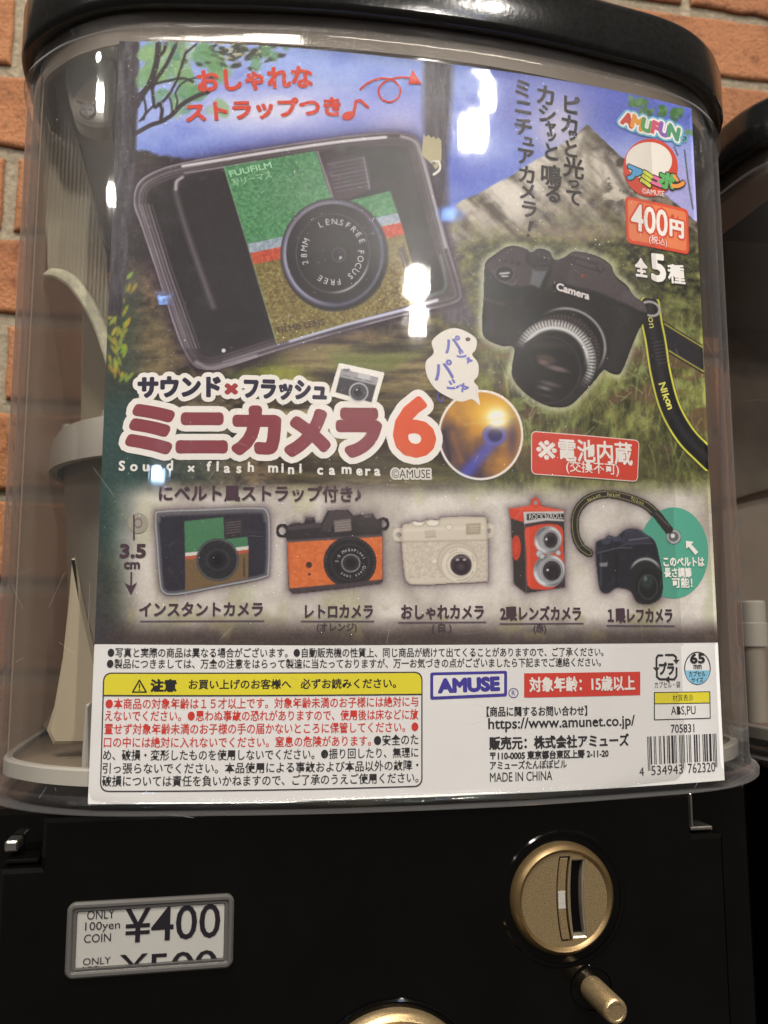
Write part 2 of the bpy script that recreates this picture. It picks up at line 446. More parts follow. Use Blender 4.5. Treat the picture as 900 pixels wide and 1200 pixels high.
def interior(root, fin):
    # screw brackets under the lid, left and right
    y = .035
    bl = [wl(*p, y) for p in [(82, 58), (128, 56), (131, 80), (131, 140), (124, 146), (110, 147), (96, 143), (86, 134), (80, 112), (77, 85)]]
    for s in (1, -1):
        m = MB(); pts = [(s * x, z) for x, z in catmull(bl, 4)]
        m.prism(pts, y, y + .012, .0015)
        tri = [(s * x, z) for x, z in [wl(*p, y - .0012) for p in [(114, 87), (118, 120), (90, 118), (92, 105)]]]
        br = fin(m, 'screw_bracket', M_FROST)
        t = MB(); t.prism(catmull(tri, 3), -.0012 + y, y + .002, .0006)
        rc = fin(t, 'gusset', M_CREAM, br)
        sx, sz = wl(103, 131, y); sx *= s
        q = MB(); q.lathe([(0, -.0022), (.0030, -.0020), (.0036, -.0010), (.0037, .001)], (sx, y, sz), n=24)
        q.box(sx - .0022, sx + .0022, y - .0026, y - .0015, sz - .0004, sz + .0004); q.box(sx - .0004, sx + .0004, y - .0026, y - .0015, sz - .0020, sz + .0020)
        fin(q, 'screw', M_STEEL, br)
    # clip on the case above the poster
    for px in (203,):
        cx_, cz_ = wl(px, 40, -.008)
        m = MB(); m.prism(rrect(cx_ - .0042, cx_ + .0042, cz_ - .004, cz_ + .0038, .0008), -.0065, -.002, .0006)
        fin(m, 'poster_clip', M_CLEAR)
    # hopper cap and the fin that carries it
    y0 = .135
    xl, zt = wl(64, 527, y0); _, zb = wl(62, 560, y0)
    r = .085; ccx = xl + r
    m = MB(); m.lathe([(0, .012), (r * .6, .011), (r * .97, .0045), (r, 0), (r + .001, zb - zt), (r - .003, zb - zt), (r - .004, -.002)], (ccx, y0, zt), 'z', 96)
    cap = fin(m, 'hopper_cap', M_WHITE)
    for a in (200, 230, 262):
        t = math.radians(a); m = MB(); m.lathe([(0, .0085), (.0025, .0078), (.0032, .005), (.0032, -.002)], (ccx + (r - .006) * math.cos(t), y0 + (r - .006) * math.sin(t), zt), 'z', 16)
        fin(m, 'peg', M_FROST, cap)
    m = MB(); m.lathe([(0, zb + .006), (r - .004, zb + .005), (r * .95, zb), (r * .90, .09), (r * .88, .05), (r * .92, .025), (r * 1.0, .014)], (ccx, y0 + .012, 0), 'z', 72)
    fin(m, 'hopper_drum', M_FROST)
    y1 = .045
    m = MB(); m.prism([wl(*p, y1) for p in [(84, 652), (87, 652), (97, 705), (113, 775), (140, 872), (62, 873), (54, 856), (63, 828), (73, 770), (80, 705)]], y1, y1 + .006, .0015)
    fin(m, 'support_fin', M_CREAM)
    m = MB(); m.prism([wl(*p, .10) for p in [(96, 360), (150, 300), (150, 520), (94, 520)]], .10, .105, .001)
    fin(m, 'back_column', M_CREAM)
    m = MB(); m.prism([wl(*p, .010) for p in [(100, 826), (106, 824), (107, 912), (95, 916), (96, 880)]], .010, .016, .001)
    fin(m, 'side_clip', M_WHITE)
    m = MB(); bp_ = [p for p in offset_plan(-.0075) if p[1] > .035]
    bp_ = sorted(bp_, key=lambda p: math.atan2(p[1] - .035, p[0])); m.loft([[(x, y_, .012) for x, y_ in bp_], [(x, y_, .300) for x, y_ in bp_]], closed=False)
    fin(m, 'frosted_liner', M_VEIL)  # film added to lay a milky haze over the bricks behind
    # ribbed plate standing for a reflection in the case corner, pale curved lower edge
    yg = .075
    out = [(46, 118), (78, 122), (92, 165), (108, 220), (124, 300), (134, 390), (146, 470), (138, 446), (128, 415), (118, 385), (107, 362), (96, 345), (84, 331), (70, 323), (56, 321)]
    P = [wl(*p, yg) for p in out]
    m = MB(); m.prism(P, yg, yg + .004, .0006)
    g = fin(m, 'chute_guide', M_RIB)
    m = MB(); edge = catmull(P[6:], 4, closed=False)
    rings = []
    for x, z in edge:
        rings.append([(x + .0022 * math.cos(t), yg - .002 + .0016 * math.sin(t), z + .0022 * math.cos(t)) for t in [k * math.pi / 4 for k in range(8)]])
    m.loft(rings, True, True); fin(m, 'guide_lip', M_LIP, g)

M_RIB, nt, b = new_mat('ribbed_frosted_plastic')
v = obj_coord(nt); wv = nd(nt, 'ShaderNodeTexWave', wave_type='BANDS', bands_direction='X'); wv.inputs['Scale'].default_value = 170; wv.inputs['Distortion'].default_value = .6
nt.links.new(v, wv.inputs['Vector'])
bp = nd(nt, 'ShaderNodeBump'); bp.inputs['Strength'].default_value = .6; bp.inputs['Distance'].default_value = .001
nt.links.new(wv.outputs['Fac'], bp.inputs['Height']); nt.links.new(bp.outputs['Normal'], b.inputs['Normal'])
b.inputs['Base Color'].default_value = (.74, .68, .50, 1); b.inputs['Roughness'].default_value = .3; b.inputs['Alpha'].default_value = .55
M_VEIL, nt, b = new_mat('frosted_translucent_film')
b.inputs['Base Color'].default_value = (.64, .52, .41, 1); b.inputs['Roughness'].default_value = .5; b.inputs['Alpha'].default_value = .60
M_LIP = plain('pale_translucent_lip', (.86, .82, .60), .3, 0, .2, 300, .3)  # pale colour carries the bright lower edge of the corner reflection

def coin_parts(root, fin):
    y = PANEL_Y
    lx = lambda x: x - CX
    # price window
    px0, px1, pz0, pz1 = lx(-.1312), lx(-.0739), -.0570, -.0318
    m = MB()
    o = rrect(px0, px1, pz0, pz1, .0028); def_in = lambda d: rrect(px0 + d, px1 - d, pz0 + d, pz1 - d, max(.0028 - d, .0006))
    rings = [[(x, y + .002, z) for x, z in o], [(x, y - .0012, z) for x, z in o], [(x, y - .0019, z) for x, z in def_in(.0007)],
             [(x, y - .0019, z) for x, z in def_in(.0016)], [(x, y - .0010, z) for x, z in def_in(.0022)], [(x, y - .0012, z) for x, z in def_in(.0030)], [(x, y + .0010, z) for x, z in def_in(.0040)]]
    m.loft(rings); fr = fin(m, 'price_window', M_FRAME)
    m = MB(); inn = def_in(.0034)
    m.add([(x, y - .0006, z) for x, z in inn], [tuple(range(len(inn)))])
    card = fin(m, 'price_card', M_CARD, fr, smooth=False)
    A = Art(flat=True)
    c = (38, 34, 40)
    X0, X1, Z0, Z1 = px0 + .0044, px1 - .0040, pz0 + .0044, pz1 - .0028
    L = lambda u: X0 + (X1 - X0) * u
    H = lambda v_: Z0 + (Z1 - Z0) * v_
    A.text_xz('¥400', L(.305), L(.985), H(.335), H(1.01), c, bold=.0001)
    A.text_xz('ONLY', L(.045), L(.235), H(.82), H(.985), c); A.text_xz('100yen', L(.035), L(.275), H(.575), H(.775), c); A.text_xz('COIN', L(.03), L(.215), H(.395), H(.55), c)
    A.text_xz('¥500', L(.285), L(.965), H(-.36), H(.13), c, bold=.0001, zclip=Z0 - .0009)
    A.text_xz('ONLY', L(.03), L(.22), H(-.015), H(.115), c, zclip=Z0 - .0009); A.text_xz('100yen', L(.03), L(.26), H(-.20), H(-.035), c, zclip=Z0 - .0009)
    A.build_flat('price_lettering', fr, y - .0008, O=(0, -.13, .16))
    m = MB(); iw = def_in(.0034)
    m.prism(iw, y - .0016, y - .0010); fin(m, 'window_pane', M_CLEAR2, fr)
    # coin slot
    cx_, cz_ = lx(.0514), -.0404
    m = MB()
    m.lathe([(.0262, .0030), (.0258, .0002), (.0250, -.0006), (.0236, -.0003), (.0222, .0035), (.0219, .0110)], (lx(.0522), y, -.0409), n=96)
    fin(m, 'coin_slot_recess', M_BLACK)
    m = MB()
    m.lathe([(.0212, .010), (.0211, .001), (.0208, -.0016), (.0198, -.0034), (.0187, -.0044), (.0181, -.0040), (.0172, -.0030)], (cx_, y, cz_), n=96)
    bez = fin(m, 'coin_slot', M_GOLD2)
    # dished face cut by the raised guide bar and by the slot
    fy = y - .0032; R_ = .0176
    m = MB()
    N = 72; ringo = [(cx_ + R_ * math.cos(2 * math.pi * k / N), cz_ + R_ * math.sin(2 * math.pi * k / N)) for k in range(N)]
    def arcband(xc, half, bow, z0, z1, n=18):
        Lft, Rgt = [], []
        for k in range(n + 1):
            z = z0 + (z1 - z0) * k / n; t = (k / n - .5) * 2
            x = xc - bow * (1 - t * t); Lft.append((x - half, z)); Rgt.append((x + half, z))
        return Lft + Rgt[::-1]
    bar = arcband(cx_ + .0005, .0023, .0016, cz_ - .0153, cz_ + .0160)
    slot = arcband(cx_ + .0058, .0017, .0010, cz_ - .0125, cz_ + .0135)
    slotlip = arcband(cx_ + .0059, .0029, .0010, cz_ - .0143, cz_ + .0147)
    v_, f_ = cdt_region([ringo], [bar, slotlip])
    m.add([(x, fy, z) for x, z in v_], f_); 
    # walls down from the cuts
    for poly, d in ((bar, .002), (slotlip, .0012)):
        m.loft([[(x, fy, z) for x, z in poly], [(x, fy + d, z) for x, z in poly]])
    fin(m, 'slot_face', M_GOLD, bez)
    m = MB(); m.prism(inset(bar, .0007), fy + .0003, fy + .003, .0002); fin(m, 'guide_bar', M_GOLD, bez)
    m = MB(); zz = [cz_ - .0032 + .0064 * k / 8 for k in range(9)]; xo = lambda z: cx_ + .0005 - .0016 * (1 - ((z - cz_ - .00035) / .01565) ** 2)
    wl_ = [(xo(z) - .0014, z) for z in zz]; wr_ = [(xo(z) + .0014, z) for z in zz]; m.prism(catmull(wl_ + wr_[::-1], 2), fy + .00024, fy + .0005); fin(m, 'worn_patch', M_WORN, bez)
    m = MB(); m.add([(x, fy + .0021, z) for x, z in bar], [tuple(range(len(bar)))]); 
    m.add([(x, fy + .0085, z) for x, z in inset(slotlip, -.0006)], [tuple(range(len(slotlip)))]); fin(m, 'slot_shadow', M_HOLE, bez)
    m = MB(); m.loft([[(x, fy + .0003, z) for x, z in slotlip], [(x, fy + .0007, z) for x, z in inset(slotlip, .0006)], [(x, fy + .0075, z) for x, z in slot]]); fin(m, 'slot_throat', M_STEELGOLD, bez)
    # coin return rod in its hole
    rx, rz = lx(.0628), -.0745
    m = MB(); m.lathe([(.0088, .001), (.0086, -.0006), (.0080, -.0008), (.0068, .002), (.0066, .0112)], (rx, y, rz), n=48); hole = fin(m, 'return_lever_collar', M_BLACK)
    m = MB(); m.lathe([(.0046, .010), (.0046, -.0195), (.0044, -.0206), (.0038, -.0212), (.0030, -.0212), (.0028, -.0209), (0, -.0209)], (rx, y, rz), n=48)
    fin(m, 'return_lever', M_GOLD)
    # turning knob below, only its top shows
    kx, kz = lx(-.0155), -.1065
    m = MB(); m.lathe([(.0345, .001), (.0342, -.0008), (.0335, -.0012), (.0322, .002), (.0320, .01)], (kx, y, kz), n=96); fin(m, 'knob_collar', M_BLACK)
    m = MB(); m.lathe([(.0312, .010), (.0312, -.003), (.0304, -.0050), (.0288, -.0062), (.0272, -.0060), (.0258, -.0046), (.0240, -.0042), (0, -.0042)], (kx, y, kz), n=128)
    kn = fin(m, 'turning_knob', M_GOLD)
    m = MB(); m.prism(rrect(kx - .006, kx + .006, kz - .023, kz + .023, .005), y - .020, y - .004, .0015); fin(m, 'knob_grip', M_GOLD, kn)

M_FRAME, nt, b = new_mat('clear_smoky_frame')
b.inputs['Base Color'].default_value = (.11, .105, .10, 1); b.inputs['Roughness'].default_value = .12; b.inputs['Alpha'].default_value = .8
M_CARD = plain('price_paper', (.60, .58, .54), .6, 0, .03, 30)
M_WORN = plain('worn_bare_metal', (.42, .40, .36), .5, .2, .1, 900)
M_STEELGOLD = plain('worn_slot_metal', (.50, .45, .36), .3, .8, .15, 200)
M_CLEAR2, nt, b = new_mat('thin_clear_pane')
nt.nodes.remove(b); tr = nd(nt, 'ShaderNodeBsdfTransparent'); tr.inputs['Color'].default_value = (.93, .93, .93, 1); gl = nd(nt, 'ShaderNodeBsdfGlossy'); gl.inputs['Roughness'].default_value = .08
lw = nd(nt, 'ShaderNodeLayerWeight'); fr = nd(nt, 'ShaderNodeMath', operation='POWER'); fr.inputs[1].default_value = 4.5; mx = nd(nt, 'ShaderNodeMixShader')
fm = nd(nt, 'ShaderNodeMath', operation='MULTIPLY_ADD'); fm.inputs[1].default_value = .7; fm.inputs[2].default_value = .035
nt.links.new(lw.outputs['Facing'], fr.inputs[0]); nt.links.new(fr.outputs[0], fm.inputs[0]); nt.links.new(fm.outputs[0], mx.inputs[0]); nt.links.new(tr.outputs[0], mx.inputs[1]); nt.links.new(gl.outputs[0], mx.inputs[2]); nt.links.new(mx.outputs[0], nt.nodes['Material Output'].inputs[0])

def cdt_region(faces, holes):
    V = []; Fc = []
    for p in faces + holes:
        if sum(a[0] * b[1] - b[0] * a[1] for a, b in zip(p, p[1:] + p[:1])) < 0: p = p[::-1]      # the triangulator wants anticlockwise
        b_ = len(V); V += [Vector(q) for q in p]; Fc.append(list(range(b_, b_ + len(p))))
    nf = len(faces)
    v, e, f, ov, oe, of = delaunay_2d_cdt(V, [], Fc, 1, 1e-7)
    keep = [tuple(t) for t, o in zip(f, of) if o and any(i < nf for i in o) and not any(i >= nf for i in o)]
    return [(p.x, p.y) for p in v], keep

# ------------------------------------------------------------------ the printed poster: paper sheet, bowed to the case
PW, PH = .25367, .300
SAG = .0106
def paper_y(X): return -SAG * (1 - np.minimum(np.abs(np.asarray(X, float)) / (PW / 2), 1.0) ** 2.3)
R_T = ROT.T.tolist(); CAM_ = CAM.tolist()
def to_paper(px, py):
    """photo point on the paper -> x, z on the sheet"""
    y = -.005; a, b_ = (px - 450) / FPX, (py - 600) / FPX
    dx, dy, dz = (R_T[i][0] * a + R_T[i][1] * b_ + R_T[i][2] for i in range(3))
    for _ in range(14):
        s = (y - CAM_[1]) / dy; x = CAM_[0] + s * dx; y = -SAG * (1 - min(abs(x) / (PW / 2), 1.0) ** 2.3)
    return np.array([x, CAM_[2] + s * dz])
def lin(c):
    c = np.asarray(c, float) / 255.0
    return np.where(c <= .04045, c / 12.92, ((c + .055) / 1.055) ** 2.4)
INK_GAIN = .80 / lin([228, 228, 228])[0]
INK_WB = np.array([1.0, 1.03, 1.10])
def ink(c):
    """ink colour read off the photograph, set against the photograph's paper white"""
    return np.clip(lin(c) * INK_GAIN * INK_WB, .004, .88)
LAYER = .00006

FONT = bpy.data.curves.new('lettering_source', 'FONT'); FONT.resolution_u = 3
FONT_OB = bpy.data.objects.new('lettering_source', FONT); col.objects.link(FONT_OB)
GL = {}
def glyphs(body):
    if body not in GL:
        FONT.body = body; res = []
        for fm in ('BOTH', 'NONE'):
            FONT.fill_mode = fm if fm == 'NONE' else 'BOTH'
            dg = bpy.context.evaluated_depsgraph_get(); dg.update()
            me = bpy.data.meshes.new_from_object(FONT_OB.evaluated_get(dg))
            P = np.array([v.co[:2] for v in me.vertices]).reshape(-1, 2)
            res.append((P, [tuple(p.vertices) for p in me.polygons] if fm != 'NONE' else [tuple(e.vertices) for e in me.edges]))
            bpy.data.meshes.remove(me)
        GL[body] = res
    return GL[body]
def capsule(A, B, r, n):
    dx, dy = B[0] - A[0], B[1] - A[1]; an = math.atan2(dy, dx); out = []
    for base, C_ in ((an - math.pi / 2, B), (an + math.pi / 2, A)):
        for k in range(n + 1):
            t = base + math.pi * k / n; out.append((C_[0] + math.cos(t) * r, C_[1] + math.sin(t) * r))
    return out
def ccw(P, f):
    """face wound anticlockwise, as the triangulator wants"""
    A = sum(P[f[i - 1]][0] * P[f[i]][1] - P[f[i]][0] * P[f[i - 1]][1] for i in range(len(f)))
    return list(f) if A > 0 else list(f)[::-1]
def groups_x(iv, gap):
    """indices of intervals grouped where they overlap along x: one group per letter or so"""
    out = []; end = -1e9
    for lo, hi, i in sorted(iv):
        if lo > end + gap: out.append([])
        out[-1].append(i); end = max(end, hi)
    return out
def fatten(P, F, E, r, n=4):
    """letter outline grown by r with round corners, as one merged surface per letter"""
    P2 = fatten.P2; iv = []; polys = []
    for f in F:
        q = [tuple(P[i]) for i in ccw(P, f)]; polys.append(q)
    for a, b_ in E:
        A, B = P2[a], P2[b_]
        if abs(A[0] - B[0]) + abs(A[1] - B[1]) > 1e-7: polys.append(capsule(A, B, r, n))
    iv = [(min(p[0] for p in q), max(p[0] for p in q), i) for i, q in enumerate(polys)]
    VV = []; FF = []
    for g in groups_x(iv, 1e-5):
        V = []; Fc = []
        for i in g: s_ = len(V); V += [Vector(x) for x in polys[i]]; Fc.append(list(range(s_, len(V))))
        v, e, f, ov, oe, of = delaunay_2d_cdt(V, [], Fc, 1, 1e-7); b_ = len(VV)
        VV += [(p.x, p.y) for p in v]; FF += [tuple(i + b_ for i in t) for t, o in zip(f, of) if o]
    return np.array(VV), FF
fatten.P2 = None
def slice_x(V, F, step=.0035):
    """cut wide faces by upright lines so that the flat print can follow the paper's bow"""
    V = np.asarray(V); keep = []; wide = []
    for f in F:
        xs = [V[i][0] for i in f]; (wide if max(xs) - min(xs) > .0036 else keep).append(f)
    if not wide: return V, F
    ids = sorted({i for f in wide for i in f}); mp = {i: k for k, i in enumerate(ids)}; W = V[ids]
    x0, x1 = W[:, 0].min(), W[:, 0].max(); z0, z1 = W[:, 1].min() - .001, W[:, 1].max() + .001
    n = max(1, int((x1 - x0) / step)); P = [Vector(p) for p in W]; Ed = []
    for k in range(1, n + 1):
        x = x0 + (x1 - x0) * k / (n + 1); Ed.append((len(P), len(P) + 1)); P += [Vector((x, z0)), Vector((x, z1))]
    v, e, f, ov, oe, of = delaunay_2d_cdt(P, Ed, [ccw(W, [mp[i] for i in q]) for q in wide], 1, 1e-8)
    b_ = len(V)
    return np.array([tuple(p) for p in V] + [(p.x, p.y) for p in v]), list(keep) + [tuple(i + b_ for i in t) for t, o in zip(f, of) if o]

class Art:
    """flat coloured pieces printed on the paper; sub > 0 lifts a piece over the one below it"""
    def __init__(s, level=1, flat=False): s.level = level; s.items = []; s.flat = flat
    def piece(s, V, F, c, sub=0):
        if len(F) == 0: return
        V = np.asarray(V, float)
        if not s.flat and V[:, 0].max() - V[:, 0].min() > .008: V, F = slice_x(V, F)
        s.items.append((V, F, ink(c), sub))
    def poly_xz(s, pts, c, sub=0, holes=()):
        v, f = cdt_region([list(map(tuple, pts))], [list(map(tuple, h)) for h in holes]); s.piece(v, f, c, sub)
    def poly(s, pts, c, sub=0, holes=(), smooth=0):
        if smooth: pts = catmull(pts, smooth)
        s.poly_xz([to_paper(*p) for p in pts], c, sub, [[to_paper(*p) for p in h] for h in holes])
    def ellipse(s, cx, cy, rx, ry, c, sub=0, n=40, inner=0, rot=0):
        def e(k):
            ca, sa = math.cos(rot), math.sin(rot)
            return [(cx + k * (rx * math.cos(t) * ca - ry * math.sin(t) * sa), cy + k * (rx * math.cos(t) * sa + ry * math.sin(t) * ca)) for t in [2 * math.pi * i / n for i in range(n)]]
        s.poly(e(1), c, sub, [e(inner)] if inner else ())
    def stroke(s, pts, wpx, c, sub=0, closed=False):
        """round pen line; wpx is its width in photo pixels"""
        P = [to_paper(*p) for p in pts]; r = wpx * mmpx(pts[len(pts) // 2]) / 2
        if closed: P.append(P[0])
        V = []; Fc = []
        for A, B in zip(P[:-1], P[1:]):
            q = capsule(A, B, r, 4); b_ = len(V); V += [Vector(x) for x in q]; Fc.append(list(range(b_, b_ + len(q))))
        v, e, f, ov, oe, of = delaunay_2d_cdt(V, [], Fc, 1, 1e-7)
        s.piece([(p.x, p.y) for p in v], [tuple(t) for t, o in zip(f, of) if o], c, sub)
    def rrect_px(s, quad, r, c, sub=0, border=None, bw=0, bsub=None):
        """rounded box through four photo points TL TR BR BL"""
        Q = [to_paper(*p) for p in quad]; pts = round_quad(Q, r)
        if border is not None:
            s.poly_xz(pts, border, sub); s.poly_xz(inset(pts, bw), c, sub + 1)
        else: s.poly_xz(pts, c, sub)
    def text(s, body, p0, p1, h, c, sub=0, bold=0, outline=(), slant=0, halo_sub=None):
        """lettering whose ink spans p0-p1 (bottom left, bottom right) and is h photo pixels tall;
        bold: px added round the strokes; outline: [(px, colour), ...] from the outside in"""
        A, B = to_paper(*p0), to_paper(*p1); k = mmpx(((p0[0] + p1[0]) / 2, (p0[1] + p1[1]) / 2))
        s._lay(body, A, B, h * k, c, sub, bold * k, [(o[0] * k, o[1]) for o in outline], slant)
    def _lay(s, body, A, B, H, c, sub=0, bold=0, outline=(), slant=0, zclip=None):
        (PF, F), (PE, E) = glyphs(body)
        mn, mx = PF.min(0), PF.max(0); A = np.asarray(A, float); B = np.asarray(B, float)
        d = B - A; L = np.linalg.norm(d); u = d / L; v = np.array([-u[1], u[0]])
        def put(P):
            q = (P - mn) / (mx - mn)
            a = bold + q[:, :1] * (L - 2 * bold); b_ = bold + q[:, 1:] * (H - 2 * bold)
            return A + a * u + b_ * v + slant * b_ * u
        T, TE = put(PF), put(PE)
        k = sub
        for r, oc in outline:
            fatten.P2 = TE; V_, F_ = fatten(T, F, E, bold + r, 5); s.piece(V_, F_, oc, k); k += 1
        if bold > 0: fatten.P2 = TE; T, F = fatten(T, F, E, bold)
        if zclip is not None:
            keep = [f for f in F if min(T[i][1] for i in f) >= zclip - 1e9]
            T = np.array(T); T[:, 1] = np.maximum(T[:, 1], zclip); F = [f for f in keep if tri_area([T[i] for i in f]) > 1e-12]
        s.piece(T, F, c, k)
    def text_xz(s, body, x0, x1, z0, z1, c, bold=0, zclip=None):
        s._lay(body, (x0, z0), (x1, z0), z1 - z0, c, 0, bold, (), 0, zclip)
    def glyph_at(s, ch, cx, cy, size, c, sub=0, ang=0, bold=0, outline=(), sx=1.0):
        """one character centred on a photo point, at em size px, turned by ang degrees"""
        (PF, F), (PE, E) = glyphs(ch); k = mmpx((cx, cy)); C_ = to_paper(cx, cy)
        mid = (PF.min(0) + PF.max(0)) / 2; sc = size * k; a = math.radians(ang)
        Rm = np.array([[math.cos(a), -math.sin(a)], [math.sin(a), math.cos(a)]])
        put = lambda P: C_ + ((P - mid) * np.array([sc * sx, sc])) @ Rm.T
        T, TE = put(PF), put(PE); kk = sub
        for r, oc in outline:
            fatten.P2 = TE; V_, F_ = fatten(T, F, E, (bold + r) * k, 5); s.piece(V_, F_, oc, kk); kk += 1
        if bold > 0: fatten.P2 = TE; T, F = fatten(T, F, E, bold * k)
        s.piece(T, F, c, kk)
    def arc_text(s, body, cx, cy, rx, ry, a0, step, size, c, sub=0, inward=False, bold=0):
        for i, ch in enumerate(body):
            if ch == ' ': continue
            t = math.radians(a0 - step * i); s.glyph_at(ch, cx + rx * math.cos(t), cy - ry * math.sin(t), size, c, sub, math.degrees(t) - 90, bold)
    def build(s, name, parent, label=None):
        V = []; F = []; C_ = []
        for n_, (v, f, c, sub) in enumerate(s.items):
            b_ = len(V); y = paper_y(v[:, 0]) - s.level * LAYER - sub * LAYER * .34 - min(n_, 40) * 6e-7
            V += list(zip(v[:, 0], y, v[:, 1])); F += [tuple(i + b_ for i in orient(v, q)) for q in f]; C_ += [(*c, 1)] * len(v)
        o = mesh_obj(name, V, F, M_PRINT, parent, smooth=True, colors=C_)
        if label: o['label'] = label
        return o
    def build_flat(s, name, parent, y, O):
        V = []; F = []; C_ = []
        for v, f, c, sub in s.items:
            b_ = len(V); V += [(p[0] + O[0], y + O[1], p[1] + O[2]) for p in v]; F += [tuple(i + b_ for i in orient(v, q)) for q in f]; C_ += [(*c, 1)] * len(v)
        return mesh_obj(name, V, F, M_PRINT, parent, colors=C_)
def tri_area(p): return abs((p[1][0] - p[0][0]) * (p[2][1] - p[0][1]) - (p[2][0] - p[0][0]) * (p[1][1] - p[0][1])) / 2
def orient(v, q):
    a, b_, c = v[q[0]], v[q[1]], v[q[2]]
    return q if (b_[0] - a[0]) * (c[1] - a[1]) - (c[0] - a[0]) * (b_[1] - a[1]) > 0 else tuple(reversed(q))
def mmpx(p):
    """metres on the paper per photo pixel near p"""
    a, b_ = to_paper(p[0] - 4, p[1]), to_paper(p[0] + 4, p[1]); c, d = to_paper(p[0], p[1] - 4), to_paper(p[0], p[1] + 4)
    return (np.linalg.norm(b_ - a) + np.linalg.norm(d - c)) / 16
def round_quad(Q, r, n=6):
    out = []
    for i in range(4):
        p0, p1, p2 = np.array(Q[i - 1]), np.array(Q[i]), np.array(Q[(i + 1) % 4])
        a = (p0 - p1) / np.linalg.norm(p0 - p1); b_ = (p2 - p1) / np.linalg.norm(p2 - p1)
        s_, e_ = p1 + a * r, p1 + b_ * r
        for k in range(n + 1):
            t = k / n; out.append(tuple((1 - t) ** 2 * s_ + 2 * t * (1 - t) * (p1 * .86 + (s_ + e_) * .07) + t * t * e_))
    return out
# ------------------------------------------------------------------ printed pictures: fine colour grids on the paper
_G = {}
def vnoise(x, y, seed):
    if seed not in _G: _G[seed] = np.random.RandomState(seed).rand(128, 128)
    g = _G[seed]; xi = np.floor(x).astype(int); yi = np.floor(y).astype(int); fx = x - xi; fy = y - yi
    fx = fx * fx * (3 - 2 * fx); fy = fy * fy * (3 - 2 * fy); a = xi % 128; b_ = yi % 128; a1 = (xi + 1) % 128; b1 = (yi + 1) % 128
    return (g[a, b_] * (1 - fx) + g[a1, b_] * fx) * (1 - fy) + (g[a, b1] * (1 - fx) + g[a1, b1] * fx) * fy
def fbm(x, y, sx, sy=None, seed=1, octv=4, gain=.55):
    sy = sy or sx; t = 0; amp = 1; n = 0
    for k in range(octv):
        t = t + amp * vnoise(x / sx * 2 ** k + 17.3 * k, y / sy * 2 ** k + 5.1 * k, seed + k); n += amp; amp *= gain
    return t / n
def sst(a, b_, x): t = np.clip((x - a) / (b_ - a), 0, 1); return t * t * (3 - 2 * t)
def sd_poly(u, v, pts):
    P = np.array(pts, float); d = np.full(u.shape, 1e18); ins = np.zeros(u.shape, bool); n = len(P)
    for i in range(n):
        a, b_ = P[i - 1], P[i]; ex, ey = b_ - a; wx, wy = u - a[0], v - a[1]
        t = np.clip((wx * ex + wy * ey) / (ex * ex + ey * ey + 1e-12), 0, 1)
        d = np.minimum(d, (wx - ex * t) ** 2 + (wy - ey * t) ** 2)
        c = ((a[1] <= v) & (b_[1] > v)) | ((b_[1] <= v) & (a[1] > v))
        with np.errstate(divide='ignore', invalid='ignore'):
            xi = a[0] + (v - a[1]) / (b_[1] - a[1] if b_[1] != a[1] else 1e-12) * ex
        ins ^= c & (u < xi)
    d = np.sqrt(d); return np.where(ins, -d, d)
def sd_line(u, v, pts):
    d = np.full(u.shape, 1e18); P = np.array(pts, float)
    for a, b_ in zip(P[:-1], P[1:]):
        ex, ey = b_ - a; wx, wy = u - a[0], v - a[1]
        t = np.clip((wx * ex + wy * ey) / (ex * ex + ey * ey + 1e-12), 0, 1)
        d = np.minimum(d, (wx - ex * t) ** 2 + (wy - ey * t) ** 2)
    return np.sqrt(d)
def sd_ell(u, v, c, rx, ry, rot=0):
    ca, sa = math.cos(rot), math.sin(rot); x = u - c[0]; y = v - c[1]; a = (x * ca + y * sa) / rx; b_ = (-x * sa + y * ca) / ry
    return (np.sqrt(a * a + b_ * b_) - 1) * min(rx, ry)
